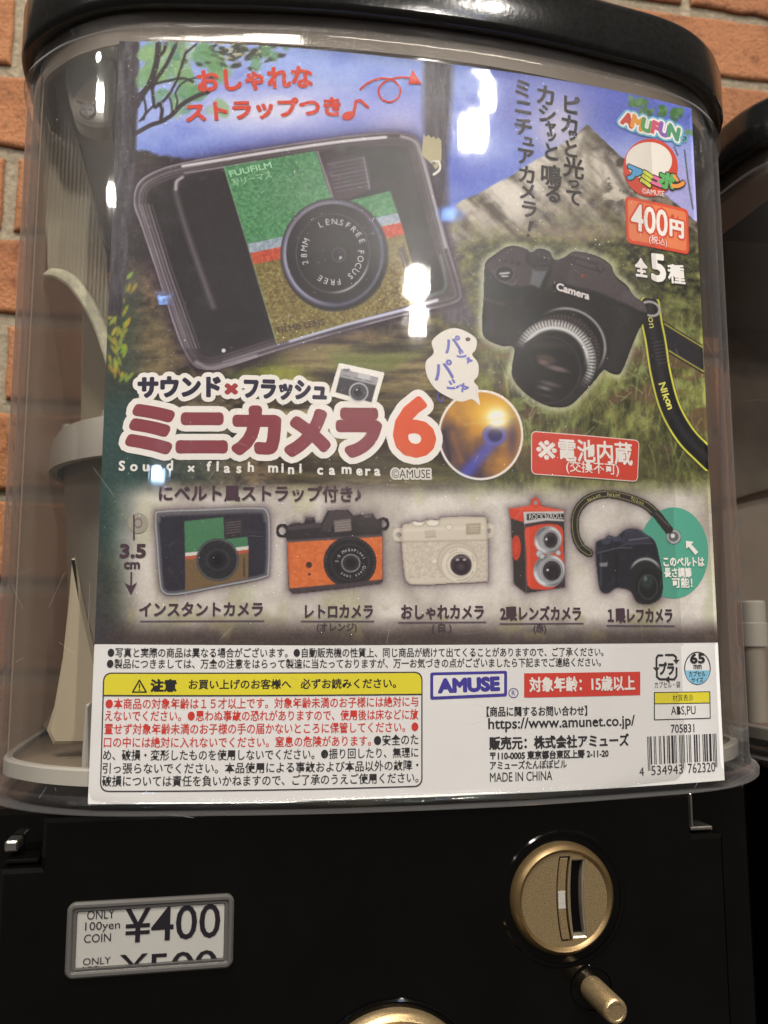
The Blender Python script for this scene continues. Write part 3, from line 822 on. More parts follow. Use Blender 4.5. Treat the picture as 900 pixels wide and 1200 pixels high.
class Pic:
    def __init__(s, x0, x1, z0, z1, cell):
        nx = max(2, int((x1 - x0) / cell)); nz = max(2, int((z1 - z0) / cell))
        s.X, s.Z = np.meshgrid(np.linspace(x0, x1, nx + 1), np.linspace(z0, z1, nz + 1)); s.shape = s.X.shape
        s.u, s.v = project(s.X.ravel(), paper_y(s.X.ravel()), s.Z.ravel())
        s.rgb = np.zeros((s.u.size, 3)) + 128.0; s.a = np.ones(s.u.size)
    @classmethod
    def around(cls, pts, cell, pad=1.5):
        Q = np.array([to_paper(*p) for p in pts]); e = pad * .0004
        return cls(Q[:, 0].min() - e, Q[:, 0].max() + e, Q[:, 1].min() - e, Q[:, 1].max() + e, cell)
    def fill(s, c): s.rgb[:] = c
    def over(s, c, m):
        m = np.clip(m, 0, 1)[:, None]; c = np.asarray(c, float)
        s.rgb = s.rgb * (1 - m) + (c if c.ndim == 2 else c[None, :]) * m
    def mul(s, k): s.rgb = s.rgb * (k[:, None] if np.ndim(k) else k)
    def add(s, c, m): s.rgb = s.rgb + np.asarray(c, float)[None, :] * m[:, None]
    def poly(s, pts, c, soft=.7, op=1, grow=0): s.over(c, np.clip(.5 - (sd_poly(s.u, s.v, pts) - grow) / soft, 0, 1) * op)
    def ell(s, c0, rx, ry, c, soft=.7, op=1, rot=0): s.over(c, np.clip(.5 - sd_ell(s.u, s.v, c0, rx, ry, rot) / soft, 0, 1) * op)
    def ring(s, c0, rx, ry, w, c, soft=.7, op=1, rot=0): s.over(c, np.clip(.5 - (np.abs(sd_ell(s.u, s.v, c0, rx, ry, rot)) - w / 2) / soft, 0, 1) * op)
    def line(s, pts, w, c, soft=.7, op=1): s.over(c, np.clip(.5 - (sd_line(s.u, s.v, pts) - w / 2) / soft, 0, 1) * op)
    def build(s, name, parent, level, label=None):
        r, q = s.shape; A = s.a.reshape(r, q); idx = np.arange(r * q).reshape(r, q)
        keep = (A[:-1, :-1] + A[1:, :-1] + A[:-1, 1:] + A[1:, 1:]) > 2.0
        f = np.stack([idx[:-1, :-1][keep], idx[:-1, 1:][keep], idx[1:, 1:][keep], idx[1:, :-1][keep]], 1)
        used = np.unique(f); mp = np.full(r * q, -1); mp[used] = np.arange(len(used)); f = mp[f]
        X = s.X.ravel()[used]; Z = s.Z.ravel()[used]; Y = paper_y(X) - level * LAYER
        me = bpy.data.meshes.new(name); me.vertices.add(len(used)); me.vertices.foreach_set('co', np.stack([X, Y, Z], 1).astype(np.float32).ravel())
        n = len(f); me.loops.add(n * 4); me.loops.foreach_set('vertex_index', f.astype(np.int32).ravel())
        me.polygons.add(n); me.polygons.foreach_set('loop_start', np.arange(0, n * 4, 4, dtype=np.int32)); me.polygons.foreach_set('loop_total', np.full(n, 4, np.int32))
        me.update(calc_edges=True); me.validate()
        ca = me.color_attributes.new('Col', 'FLOAT_COLOR', 'POINT'); C_ = ink(np.clip(s.rgb[used], 0, 255)); ca.data.foreach_set('color', np.hstack([C_, np.ones((len(used), 1))]).astype(np.float32).ravel())
        me.materials.append(M_PRINT); o = bpy.data.objects.new(name, me); col.objects.link(o); o.parent = parent
        if label: o['label'] = label
        return o

# ---- outlines read off the photograph
INSTANT = catmull([(156, 238), (162, 214), (185, 199), (216, 190), (270, 180), (330, 170), (400, 160), (450, 155), (480, 157), (493, 168), (500, 192), (512, 240), (526, 290), (540, 338), (540, 350), (526, 358), (470, 371), (400, 390), (330, 410), (262, 432), (240, 434), (226, 428), (212, 405), (198, 366), (180, 310), (165, 265)], 5)
REFLEX = catmull([(567, 316), (570, 306), (580, 298), (592, 290), (604, 288), (617, 292), (622, 296), (632, 291), (644, 295), (649, 304), (660, 302), (671, 295), (682, 295), (702, 301), (716, 311), (721, 323), (735, 335), (742, 346), (755, 356), (759, 372), (750, 384), (742, 402), (728, 436), (717, 438), (707, 434), (697, 446), (683, 461), (668, 475), (650, 478), (628, 470), (608, 454), (599, 437), (602, 408), (588, 406), (570, 398), (564, 384), (566, 350)], 4)
SM_INST = catmull([(181, 604), (190, 598), (240, 596), (300, 594), (314, 599), (317, 620), (316, 668), (309, 678), (260, 688), (206, 698), (190, 694), (186, 680), (183, 640)], 4)
SM_RETRO = [(335, 617), (345, 612), (356, 613), (358, 606), (368, 606), (370, 612), (377, 612), (384, 598), (407, 597), (414, 604), (424, 602), (437, 602), (440, 607), (448, 612), (449, 680), (446, 684), (400, 690), (343, 696), (338, 690)]
SM_WHITE = catmull([(470, 620), (480, 613), (485, 611), (494, 612), (500, 609), (514, 609), (520, 606), (560, 605), (569, 607), (571, 620), (572, 676), (566, 682), (530, 684), (490, 686), (478, 683), (473, 670)], 4)
SM_TLR = [(596, 596), (621, 592), (622, 586), (628, 582), (633, 587), (634, 592), (661, 598), (662, 688), (616, 695), (602, 684), (598, 608)]
SM_SLR = catmull([(697, 642), (700, 634), (708, 631), (713, 627), (722, 629), (732, 621), (745, 619), (757, 626), (767, 634), (772, 650), (777, 680), (774, 700), (760, 708), (746, 705), (738, 692), (722, 689), (712, 695), (703, 691), (699, 668)], 4)
STRAP_A = catmull([(761, 358), (764, 380), (768, 400), (774, 438), (785, 478), (803, 510), (824, 532), (845, 552)], 6, False)
STRAP_B = catmull([(766, 386), (800, 407), (842, 432)], 6, False)
SMSTRAP = catmull([(690, 648), (680, 640), (674, 625), (674, 605), (682, 590), (697, 581), (716, 579), (738, 584), (757, 592), (770, 604), (784, 622), (792, 632)], 6, False)

def paint_background():
    zb = to_paper(108, 756)[1]
    p = Pic(-PW / 2, PW / 2, float(zb) - .0003, PH, .00043); u, v = p.u, p.v
    # sky: deep blue with a pale cloud under the red lettering
    n1 = fbm(u, v, 120, 70, 11, 5); n2 = fbm(u, v, 30, 20, 21, 4)
    sky = np.array([92, 110, 198.]) + (np.array([146, 166, 224.]) - np.array([92, 110, 198.])) * sst(.3, .7, n1)[:, None]
    p.fill((0, 0, 0)); p.rgb[:] = sky
    p.over((72, 82, 186), np.exp(-((u - 320) / 95) ** 2 - ((v - 188) / 24) ** 2) * .95)
    p.over((205, 206, 236), np.exp(-((u - 325) / 115) ** 2 - ((v - 128) / 30) ** 2) * 1.05 * (.75 + .5 * n2))
    p.over((190, 188, 228), np.exp(-((u - 470) / 45) ** 2 - ((v - 142) / 26) ** 2) * .8)
    p.over((96, 106, 186), sst(560, 600, u) * (1 - sst(130, 190, v)) * .85)
    p.over((168, 164, 212), sst(640, 760, u) * sst(140, 215, v) * .95)
    p.over((196, 190, 206), np.exp(-((u - 655) / 34) ** 2 - ((v - 150) / 42) ** 2) * .9)
    # mountain with lit rock and dark gullies
    ridge = np.interp(u, [500, 540, 570, 600, 625, 650, 672, 688, 700, 712, 735, 752, 770, 790, 812, 850], [262, 236, 222, 205, 190, 176, 160, 147, 155, 170, 188, 212, 220, 236, 258, 280]) + 5 * (fbm(u, v * 0, 14, 14, 31, 3) - .5)
    mt = np.clip((v - ridge) / 2 + .5, 0, 1)
    a = (u * .72 + v * .70); b2 = (-u * .70 + v * .72)
    rock = fbm(a, b2, 110, 16, 41, 5, .62); rk2 = fbm(u, v, 13, 10, 51, 4, .6)
    t = np.clip((rock * .85 + rk2 * .45 - .46) / .36, 0, 1)
    mcol = np.array([70, 62, 50.]) + (np.array([204, 194, 174.]) - np.array([70, 62, 50.])) * t[:, None]
    p.over(mcol, mt)
    for pts, wd, c, o_ in [([(688, 150), (676, 186), (652, 222), (622, 262)], 5, (92, 84, 70), .55), ([(682, 156), (664, 190), (636, 220), (604, 250)], 6, (206, 198, 182), .5), ([(692, 152), (690, 190), (700, 226), (712, 256)], 6, (110, 104, 78), .5),
                          ([(698, 158), (714, 190), (734, 222), (752, 246)], 6, (66, 58, 50), .6), ([(664, 172), (640, 196), (606, 218)], 4, (112, 102, 86), .5), ([(650, 186), (612, 214), (570, 236)], 5, (198, 190, 176), .4), ([(706, 176), (706, 206), (722, 236)], 4, (176, 166, 146), .45)]:
        p.over(c, np.clip(1 - sd_line(u, v, catmull(pts, 4, False)) / wd, 0, 1) ** .8 * mt * o_ * (.3 + 1.3 * rk2))
    p.over((112, 108, 70), mt * sst(225, 268, v) * sst(.45, .62, rk2) * .55)
    p.over((182, 176, 178), mt * .16 * sst(270, 190, v))
    p.over((64, 56, 50), mt * sst(702, 716, u) * (1 - sst(764, 800, u)) * (1 - sst(225, 262, v)) * sst(.50, .36, rk2) * .85)
    p.over((128, 108, 92), mt * sst(735, 770, u) * sst(.40, .62, rk2) * (1 - sst(250, 285, v)) * .6)
    p.over((216, 208, 196), np.exp(-((u - 598 - (v - 250) * -.25) / 34) ** 2 - ((v - 235) / 52) ** 2) * mt * .75 * sst(.25, .6, rock))
    # shrubby slopes and forest under it
    g1 = fbm(u, v, 60, 34, 61, 5, .6); g2 = fbm(u, v, 9, 7, 71, 4, .65)
    slope = np.interp(u, [480, 560, 600, 640, 690, 740, 790, 850], [300, 275, 268, 262, 258, 268, 272, 280])
    gm = sst(-14, 26, v - slope - 26 * (g1 - .5))
    t = np.clip((g1 * .6 + g2 * .7 - .44) / .42, 0, 1)
    gcol = np.array([34, 34, 26.]) + (np.array([128, 128, 78.]) - np.array([34, 34, 26.])) * t[:, None]
    p.over(gcol, gm * sst(470, 520, u))
    p.over((150, 128, 108), gm * sst(560, 640, u) * (1 - sst(680, 760, u)) * np.exp(-((v - 268) / 16) ** 2) * sst(.45, .62, g1))
    # grass on the right: soft tufts with earthy gaps
    bl = fbm(u + (v - 400) * .12 * np.sin(u * .02), v, 5.5, 16, 81, 5, .7); bl2 = fbm(u, v, 30, 26, 91, 4, .6)
    gr = sst(330, 395, v + 26 * (g1 - .5)) * sst(520, 600, u)
    t = np.clip((bl * .55 + bl2 * .65 - .38) / .40, 0, 1)
    gc = np.array([44, 44, 26.]) + (np.array([150, 152, 84.]) - np.array([44, 44, 26.])) * t[:, None]
    p.over(gc, gr * .95)
    p.over((98, 74, 54), gr * sst(.56, .70, fbm(u, v, 52, 22, 101, 3)) * .8); p.over((150, 160, 92), gr * sst(.60, .76, fbm(u, v, 38, 30, 103, 4)) * .6)
    for i in range(150):
        r = random.Random(500 + i); x = r.uniform(590, 835); y = r.uniform(385, 560); L = r.uniform(14, 40); lean = r.uniform(-14, 14)
        k = (np.abs(u - x) < 30) & (v < y + 4) & (v > y - L - 4)
        d = sd_line(u[k], v[k], [(x, y), (x + lean * .4, y - L * .6), (x + lean, y - L)]); m = np.zeros(u.size); m[k] = np.clip(1 - d / 1.2, 0, 1) * r.uniform(.25, .75)
        p.over((172 - r.random() * 60, 170 - r.random() * 40, 112 - r.random() * 40), m)
    for i in range(46):                                   # spiky tufts round the lens
        r = random.Random(900 + i); x = r.choice([r.uniform(585, 650), r.uniform(690, 760)]); y = r.uniform(420, 500); a0 = r.uniform(0, 6.28); L = r.uniform(7, 17)
        k = (np.abs(u - x) < 20) & (np.abs(v - y) < 20); d = sd_line(u[k], v[k], [(x, y), (x + L * math.cos(a0), y + L * math.sin(a0))]); m = np.zeros(u.size); m[k] = np.clip(1 - d / 1.3, 0, 1) * .7
        p.over((150, 158, 104), m)
    # woodland floor on the left and in the middle
    lf = sst(150, 190, v + .10 * (330 - u) + 30 * (g1 - .5)) * (1 - sst(505, 560, u)) * sst(176, 200, v + 10 * (g2 - .5))
    fl = fbm(u, v, 50, 14, 111, 5, .6); t = np.clip((fl * .7 + g2 * .5 - .44) / .36, 0, 1)
    lc = np.array([30, 26, 24.]) + (np.array([128, 104, 78.]) - np.array([30, 26, 24.])) * t[:, None]
    edge = np.interp(u, [100, 150, 175, 200, 235, 330, 360, 520], [168, 172, 178, 184, 188, 196, 300, 320]); lf = sst(-3, 5, v - edge - 8 * (g2 - .5)) * (1 - sst(470, 545, u))
    p.over(lc, lf)
    p.over((40, 34, 36), lf * (1 - sst(300, 345, v)) * .75)
    mid = sst(372, 410, v) * sst(300, 340, u) * (1 - sst(520, 580, u)); st_ = fbm(u, v, 90, 11, 121, 5, .6); t = np.clip((st_ - .34) / .34, 0, 1)
    mc = np.array([40, 32, 24.]) + (np.array([146, 130, 84.]) - np.array([40, 32, 24.])) * t[:, None]; p.over(mc, mid * .9)
    p.over((100, 112, 52), np.exp(-((v - 424) / 13) ** 2) * sst(300, 340, u) * (1 - sst(480, 540, u)) * sst(.40, .60, g1) * .8)
    for (cx, cy, rx, ry, c, o_) in [(322, 436, 30, 9, (150, 160, 50), .7), (346, 446, 22, 10, (176, 176, 64), .55), (282, 440, 22, 8, (96, 112, 52), .7), (480, 500, 60, 26, (66, 58, 40), .7), (430, 545, 90, 14, (84, 78, 58), .6), (690, 545, 110, 20, (74, 70, 46), .7), (540, 560, 60, 16, (70, 74, 50), .6)]:
        p.over(c, np.exp(-((u - cx) / rx) ** 2 - ((v - cy) / ry) ** 2) * o_ * (.6 + .8 * g2))
    # leafy foreground plant at the far left, dark teal below it
    tl = sst(300, 345, v) * (1 - sst(150, 178, u)); p.over((50, 62, 52), tl * .8)
    p.over((132, 120, 84), sst(345, 380, v) * (1 - sst(430, 470, v)) * np.exp(-((u - 184) / 26) ** 2) * .55 * (.4 + 1.2 * fl))
    for i in range(64):
        r = random.Random(40 + i); x = r.gauss(139, 7); y = r.uniform(325, 448); L = r.uniform(6, 17); a0 = r.uniform(-2.3, -.8)
        k = (np.abs(u - x) < 24) & (np.abs(v - y) < 24); ca, sa = math.cos(a0), math.sin(a0); d = sd_ell(u[k], v[k], (x + ca * L / 2, y + sa * L / 2), L / 2, 2.0, a0); m = np.zeros(u.size); m[k] = np.clip(.5 - d / 1.2, 0, 1) * .8
        p.over((110 + r.random() * 70, 122 + r.random() * 50, 40 + r.random() * 30), m)
    p.over((42, 66, 62), sst(440, 490, v) * (1 - sst(150, 205, u)) * (1 - sst(600, 690, v)) * .9)
    p.over((50, 74, 70), sst(452, 500, v) * (1 - sst(215, 330, u)) * (1 - sst(555, 585, v)) * .55)
    # cream blurred shelf for the five small cameras
    sh = sst(556, 588, v + 10 * (g1 - .5)) * sst(120, 172, u + 10 * (g1 - .5)); c1 = fbm(u, v, 46, 60, 131, 4)
    t = np.clip((c1 - .3) / .4, 0, 1); sc = np.array([176, 167, 156.]) + (np.array([220, 213, 202.]) - np.array([176, 167, 156.])) * t[:, None]
    p.over(sc, sh); p.over((176, 176, 132), sh * sst(.58, .72, fbm(u, v, 40, 90, 141, 3)) * .4)
    dk = sst(716, 752, v + 14 * (g1 - .5)); p.over((58, 46, 44), dk * .88)
    bk = sst(.58, .72, fbm(u, v, 26, 22, 151, 2)); p.over((150, 140, 96), bk * sst(700, 722, v) * (1 - sst(742, 756, v)) * .4)
    p.over((60, 58, 62), (1 - sst(112, 150, u)) * sst(640, 720, v) * .8)
    p.over((120, 104, 84), sst(800, 840, u) * sst(560, 600, v) * (1 - sst(610, 680, v)) * .4)
    # trunks and branches
    bark = fbm(u, v, 4, 26, 161, 4, .65); bc = np.array([38, 34, 40.]) + (np.array([84, 74, 82.]) - np.array([38, 34, 40.])) * np.clip((bark - .25) / .5, 0, 1)[:, None]
    tr = np.clip(.5 - sd_poly(u, v, [(128, 40), (164, 40), (163, 90), (161, 140), (159, 190), (154, 250), (148, 330), (142, 370), (100, 372)]) / 3, 0, 1); p.over(bc * .92, tr)
    t2 = np.clip(.5 - sd_poly(u, v, [(496, 40), (532, 50), (528, 130), (524, 200), (526, 270), (540, 340), (560, 380), (520, 380), (508, 300), (502, 220), (496, 140)]) / 9, 0, 1)
    p.over(bc * .95 + 10, t2 * .96)
    for i in range(46):                                   # translucent leaves in the branches
        r = random.Random(70 + i); x = r.uniform(168, 215) if i < 26 else r.uniform(205, 262); y = r.uniform(52, 118) if i < 34 else r.uniform(52, 138); R_ = r.uniform(6, 15)
        k = (np.abs(u - x) < 26) & (np.abs(v - y) < 26); d = sd_ell(u[k], v[k], (x, y), R_, R_ * r.uniform(.6, .9), r.uniform(0, 3)); m = np.zeros(u.size); m[k] = np.clip(.5 - d / 2.2, 0, 1) * r.uniform(.5, .9)
        g = r.random(); p.over((84 + 70 * g, 138 + 44 * g, 92 + 34 * g), m)
    for pts, wd in [([(186, 44), (184, 70), (177, 95), (168, 110), (160, 124)], 7), ([(208, 48), (196, 74), (184, 92), (178, 104)], 4.5), ([(160, 112), (178, 100), (196, 95), (214, 92), (226, 96)], 3),
                    ([(178, 98), (180, 120), (182, 126)], 4), ([(182, 126), (192, 118), (200, 108), (208, 92), (214, 74), (218, 60)], 3.2), ([(160, 156), (176, 147), (190, 142), (202, 134), (214, 122), (232, 112), (244, 108)], 5.2),
                    ([(188, 142), (190, 128), (186, 122)], 4.5), ([(164, 142), (174, 130), (180, 124)], 2.6), ([(202, 132), (200, 118), (196, 112)], 2.4), ([(206, 128), (208, 118), (206, 108), (216, 96), (236, 90), (250, 92)], 2.2), ([(218, 62), (230, 52)], 2.6), ([(196, 46), (192, 60), (186, 66)], 4), ([(168, 112), (171, 128), (168, 140)], 3)]:
        p.line(catmull(pts, 5, False), wd, (48, 40, 44), 1.3, .96)
    for i in range(70):                                   # dark leaf cluster at the top with pale gaps
        r = random.Random(200 + i); x = r.gauss(283, 22); y = r.gauss(60, 9)
        if y > 84: continue
        k = (np.abs(u - x) < 14) & (np.abs(v - y) < 14); a0 = r.uniform(-.5, .5); d = sd_ell(u[k], v[k], (x, y), r.uniform(4, 8), r.uniform(1.6, 3), a0); m = np.zeros(u.size); m[k] = np.clip(.5 - d / 1.4, 0, 1) * .9
        p.over((56, 60, 48) if r.random() < .72 else (176, 176, 142), m)
    for x, y, R_ in [(312, 58, 9), (322, 66, 5), (335, 52, 6), (240, 60, 10), (252, 74, 8), (300, 74, 8)]: p.ell((x, y), R_ * .8, R_ * 1.2, (98, 148, 96), 3, .75)
    for i in range(44):                                   # ivy at the right-hand corner
        r = random.Random(300 + i); x = r.uniform(738, 830); y = 114 + (x - 738) * .27 + abs(r.gauss(0, 10)) + (22 if x > 800 and r.random() < .5 else 0); R_ = r.uniform(2.5, 5.5)
        k = (np.abs(u - x) < 12) & (np.abs(v - y) < 12); d = sd_ell(u[k], v[k], (x, y), R_, R_ * .7, r.uniform(0, 3)); m = np.zeros(u.size); m[k] = np.clip(.5 - d / 1.6, 0, 1) * .85
        g = r.random(); p.over((58 + 50 * g, 98 + 50 * g, 52 + 36 * g), m)
    for pts in ([(802, 176), (806, 210), (812, 245)], [(790, 172), (794, 182)]): p.line(pts, 1.6, (50, 60, 44), 1, .8)
    # soft halos the print has round its cut-out pictures
    p.over((44, 30, 46), np.exp(-np.maximum(sd_poly(u, v, INSTANT), 0) / 7) * .62)
    p.over((206, 206, 176), np.exp(-(np.maximum(sd_poly(u, v, REFLEX), 0) / 5.5) ** 2) * .62)
    for o_ in (SM_INST, SM_RETRO, SM_WHITE, SM_TLR, SM_SLR): p.over((84, 68, 76), np.exp(-np.maximum(sd_poly(u, v, o_), 0) / 4.5) * .66)
    p.over((64, 50, 58), np.exp(-np.maximum(sd_line(u, v, SMSTRAP) - 4, 0) / 4) * .55)
    p.rgb = p.rgb + (fbm(u, v, 1.8, 1.8, 171, 2)[:, None] - .5) * 22
    return p

def paint_instant():
    p = Pic.around(INSTANT, .0003); u, v = p.u, p.v; sd = sd_poly(u, v, INSTANT); p.a = (sd < 0).astype(float) * .9 + .05
    n = fbm(u, v, 3, 3, 5, 3); n2 = fbm(u, v, 40, 30, 9, 3)
    p.fill((50, 43, 46)); p.over((34, 29, 33), sst(-8, -26, sd) * .9)
    # clear shell: bright and dark lines that follow the rim
    for d, wd, c, o_ in [(-1.2, 2.2, (150, 140, 146), .75), (-4.5, 1.6, (70, 60, 66), .9), (-7.5, 1.6, (148, 138, 142), .5), (-11, 1.3, (104, 94, 98), .6), (-14.5, 1.5, (120, 110, 114), .35)]:
        p.over(c, np.exp(-((sd - d) / wd) ** 2) * o_ * (.45 + 1.0 * n2))
    lw_ = sst(250, 200, u - (v - 300) * .35)
    for k, o_ in ((3, .5), (6.5, .7), (10, .75), (14, .5), (18, .8), (22, .4)): p.line([(156 + k, 240), (180 + k, 318), (212 + k, 408)], 1.4, (136, 124, 130), 1.5, o_)
    p.line(catmull([(214, 195), (262, 187), (330, 176), (400, 166), (452, 161)], 5, False), 3.2, (222, 218, 220), 1.5, .85)
    p.line(catmull([(216, 203), (262, 196), (300, 189)], 5, False), 1.6, (176, 168, 172), 1.2, .6)
    p.line(catmull([(470, 160), (486, 166), (494, 184), (508, 236), (522, 290)], 5, False), 3.2, (176, 170, 172), 2.4, .75)
    p.line(catmull([(340, 400), (400, 382), (470, 364), (512, 352)], 5, False), 3.6, (200, 200, 214), 2, .85); p.line([(262, 424), (340, 401)], 2.2, (140, 132, 138), 2, .6)
    p.line(catmull([(230, 425), (244, 431), (262, 428), (300, 417)], 5, False), 4.4, (156, 144, 150), 3, .75)
    p.line(catmull([(208, 214), (206, 226), (216, 262), (232, 310), (250, 360)], 5, False), 5, (122, 110, 114), 6, .65)
    p.line(catmull([(214, 208), (207, 213), (206, 222)], 5, False), 3.2, (196, 188, 190), 2.5, .8)
    p.line(catmull([(441, 364), (470, 356), (505, 346), (522, 336), (516, 300)], 5, False), 3, (128, 152, 142), 3, .45)
    # label: green, pale blue, red, gold
    tex = (fbm(u, v, 2.6, 2.6, 15, 2) - .5)
    G = [(262, 196), (370, 177), (391, 240), (457, 224), (466, 250), (345, 275), (290, 286)]
    p.poly(G, (72, 128, 84)); p.poly([(290, 286), (345, 275), (466, 250), (470, 262), (340, 288), (293, 297)], (142, 156, 166)); p.poly([(293, 297), (340, 287), (470, 261), (474, 275), (345, 301), (297, 310)], (178, 74, 48))
    p.poly([(297, 310), (345, 301), (474, 275), (495, 353), (324, 403)], (112, 98, 52))
    lab = np.clip(.5 - sd_poly(u, v, [(262, 196), (370, 177), (391, 240), (457, 224), (495, 353), (324, 403)]), 0, 1); p.rgb += (lab * tex * 62)[:, None] * np.array([1, 1, .7])
    p.over((190, 178, 120), lab * sst(.64, .78, fbm(u, v, 2, 2, 25, 1)) * sst(303, 312, v - (u - 297) * -.2) * .35)
    p.over((160, 200, 160), lab * np.exp(-((sd_line(u, v, [(262, 196), (324, 403)])) / 1.1) ** 2) * .6)
    # viewfinder
    p.poly([(374, 178), (420, 171), (436, 224), (396, 236)], (44, 38, 42)); p.poly(catmull([(382, 192), (424, 183), (434, 212), (430, 224), (392, 232)], 4), (62, 54, 60), 2)
    for k in range(8): p.line([(384 + k * 1.3, 193 + k * 4.6), (426 + k * 1.2, 185 + k * 4.6)], 1.1, (122, 114, 122), 1, .5 if k % 3 else .8)
    p.line([(426, 184), (433, 222)], 1.6, (150, 142, 150), 1.2, .7); p.line([(372, 178), (392, 238)], 1.8, (170, 164, 170), 1.2, .7)
    # lens
    c = (390, 297); p.ell((392, 299), 63, 66, (30, 27, 32), 3); p.ell(c, 61, 64, (44, 40, 46)); p.ring(c, 58, 61, 3, (122, 122, 142), 2, .55)
    ang = np.arctan2(v - c[1], u - c[0]); q = sd_ell(u, v, c, 57, 60)
    p.over((176, 176, 196), np.exp(-((q + 1) / 1.6) ** 2) * sst(.2, 1, np.cos(ang - 2.7)) * .8); p.over((150, 146, 160), np.exp(-((q + 1) / 1.6) ** 2) * sst(.5, 1, np.cos(ang + 1.9)) * .7)
    p.ell(c, 54, 57, (34, 31, 35), 1.5); p.ring(c, 43, 46, 1.2, (96, 92, 100), 1, .8); p.over((176, 172, 178), np.exp(-((sd_ell(u, v, c, 43, 46)) / 1.2) ** 2) * sst(.7, 1, np.cos(ang - .95)) * .9)
    p.over((60, 57, 62), np.clip(-sd_ell(u, v, c, 54, 57) / 4, 0, 1) * sst(.2, 1, np.cos(ang + 2.0)) * .45)
    p.ell((397, 299), 9, 9, (46, 43, 48), 1); p.ring((397, 299), 8, 8, 1.2, (98, 94, 100), 1, .7); p.ell((399, 302), 1.6, 1.6, (214, 210, 206), 1)
    # little loops, scuffs in the print
    p.poly([(466, 292), (474, 288), (482, 318), (476, 326)], (62, 54, 44), 2, .8); p.line([(470, 296), (478, 322)], 1.2, (150, 140, 100), 1, .6)
    p.ell((262, 411), 2.2, 2.2, (224, 220, 214), 1.5)
    p.rgb += (n[:, None] - .5) * 9
    return p

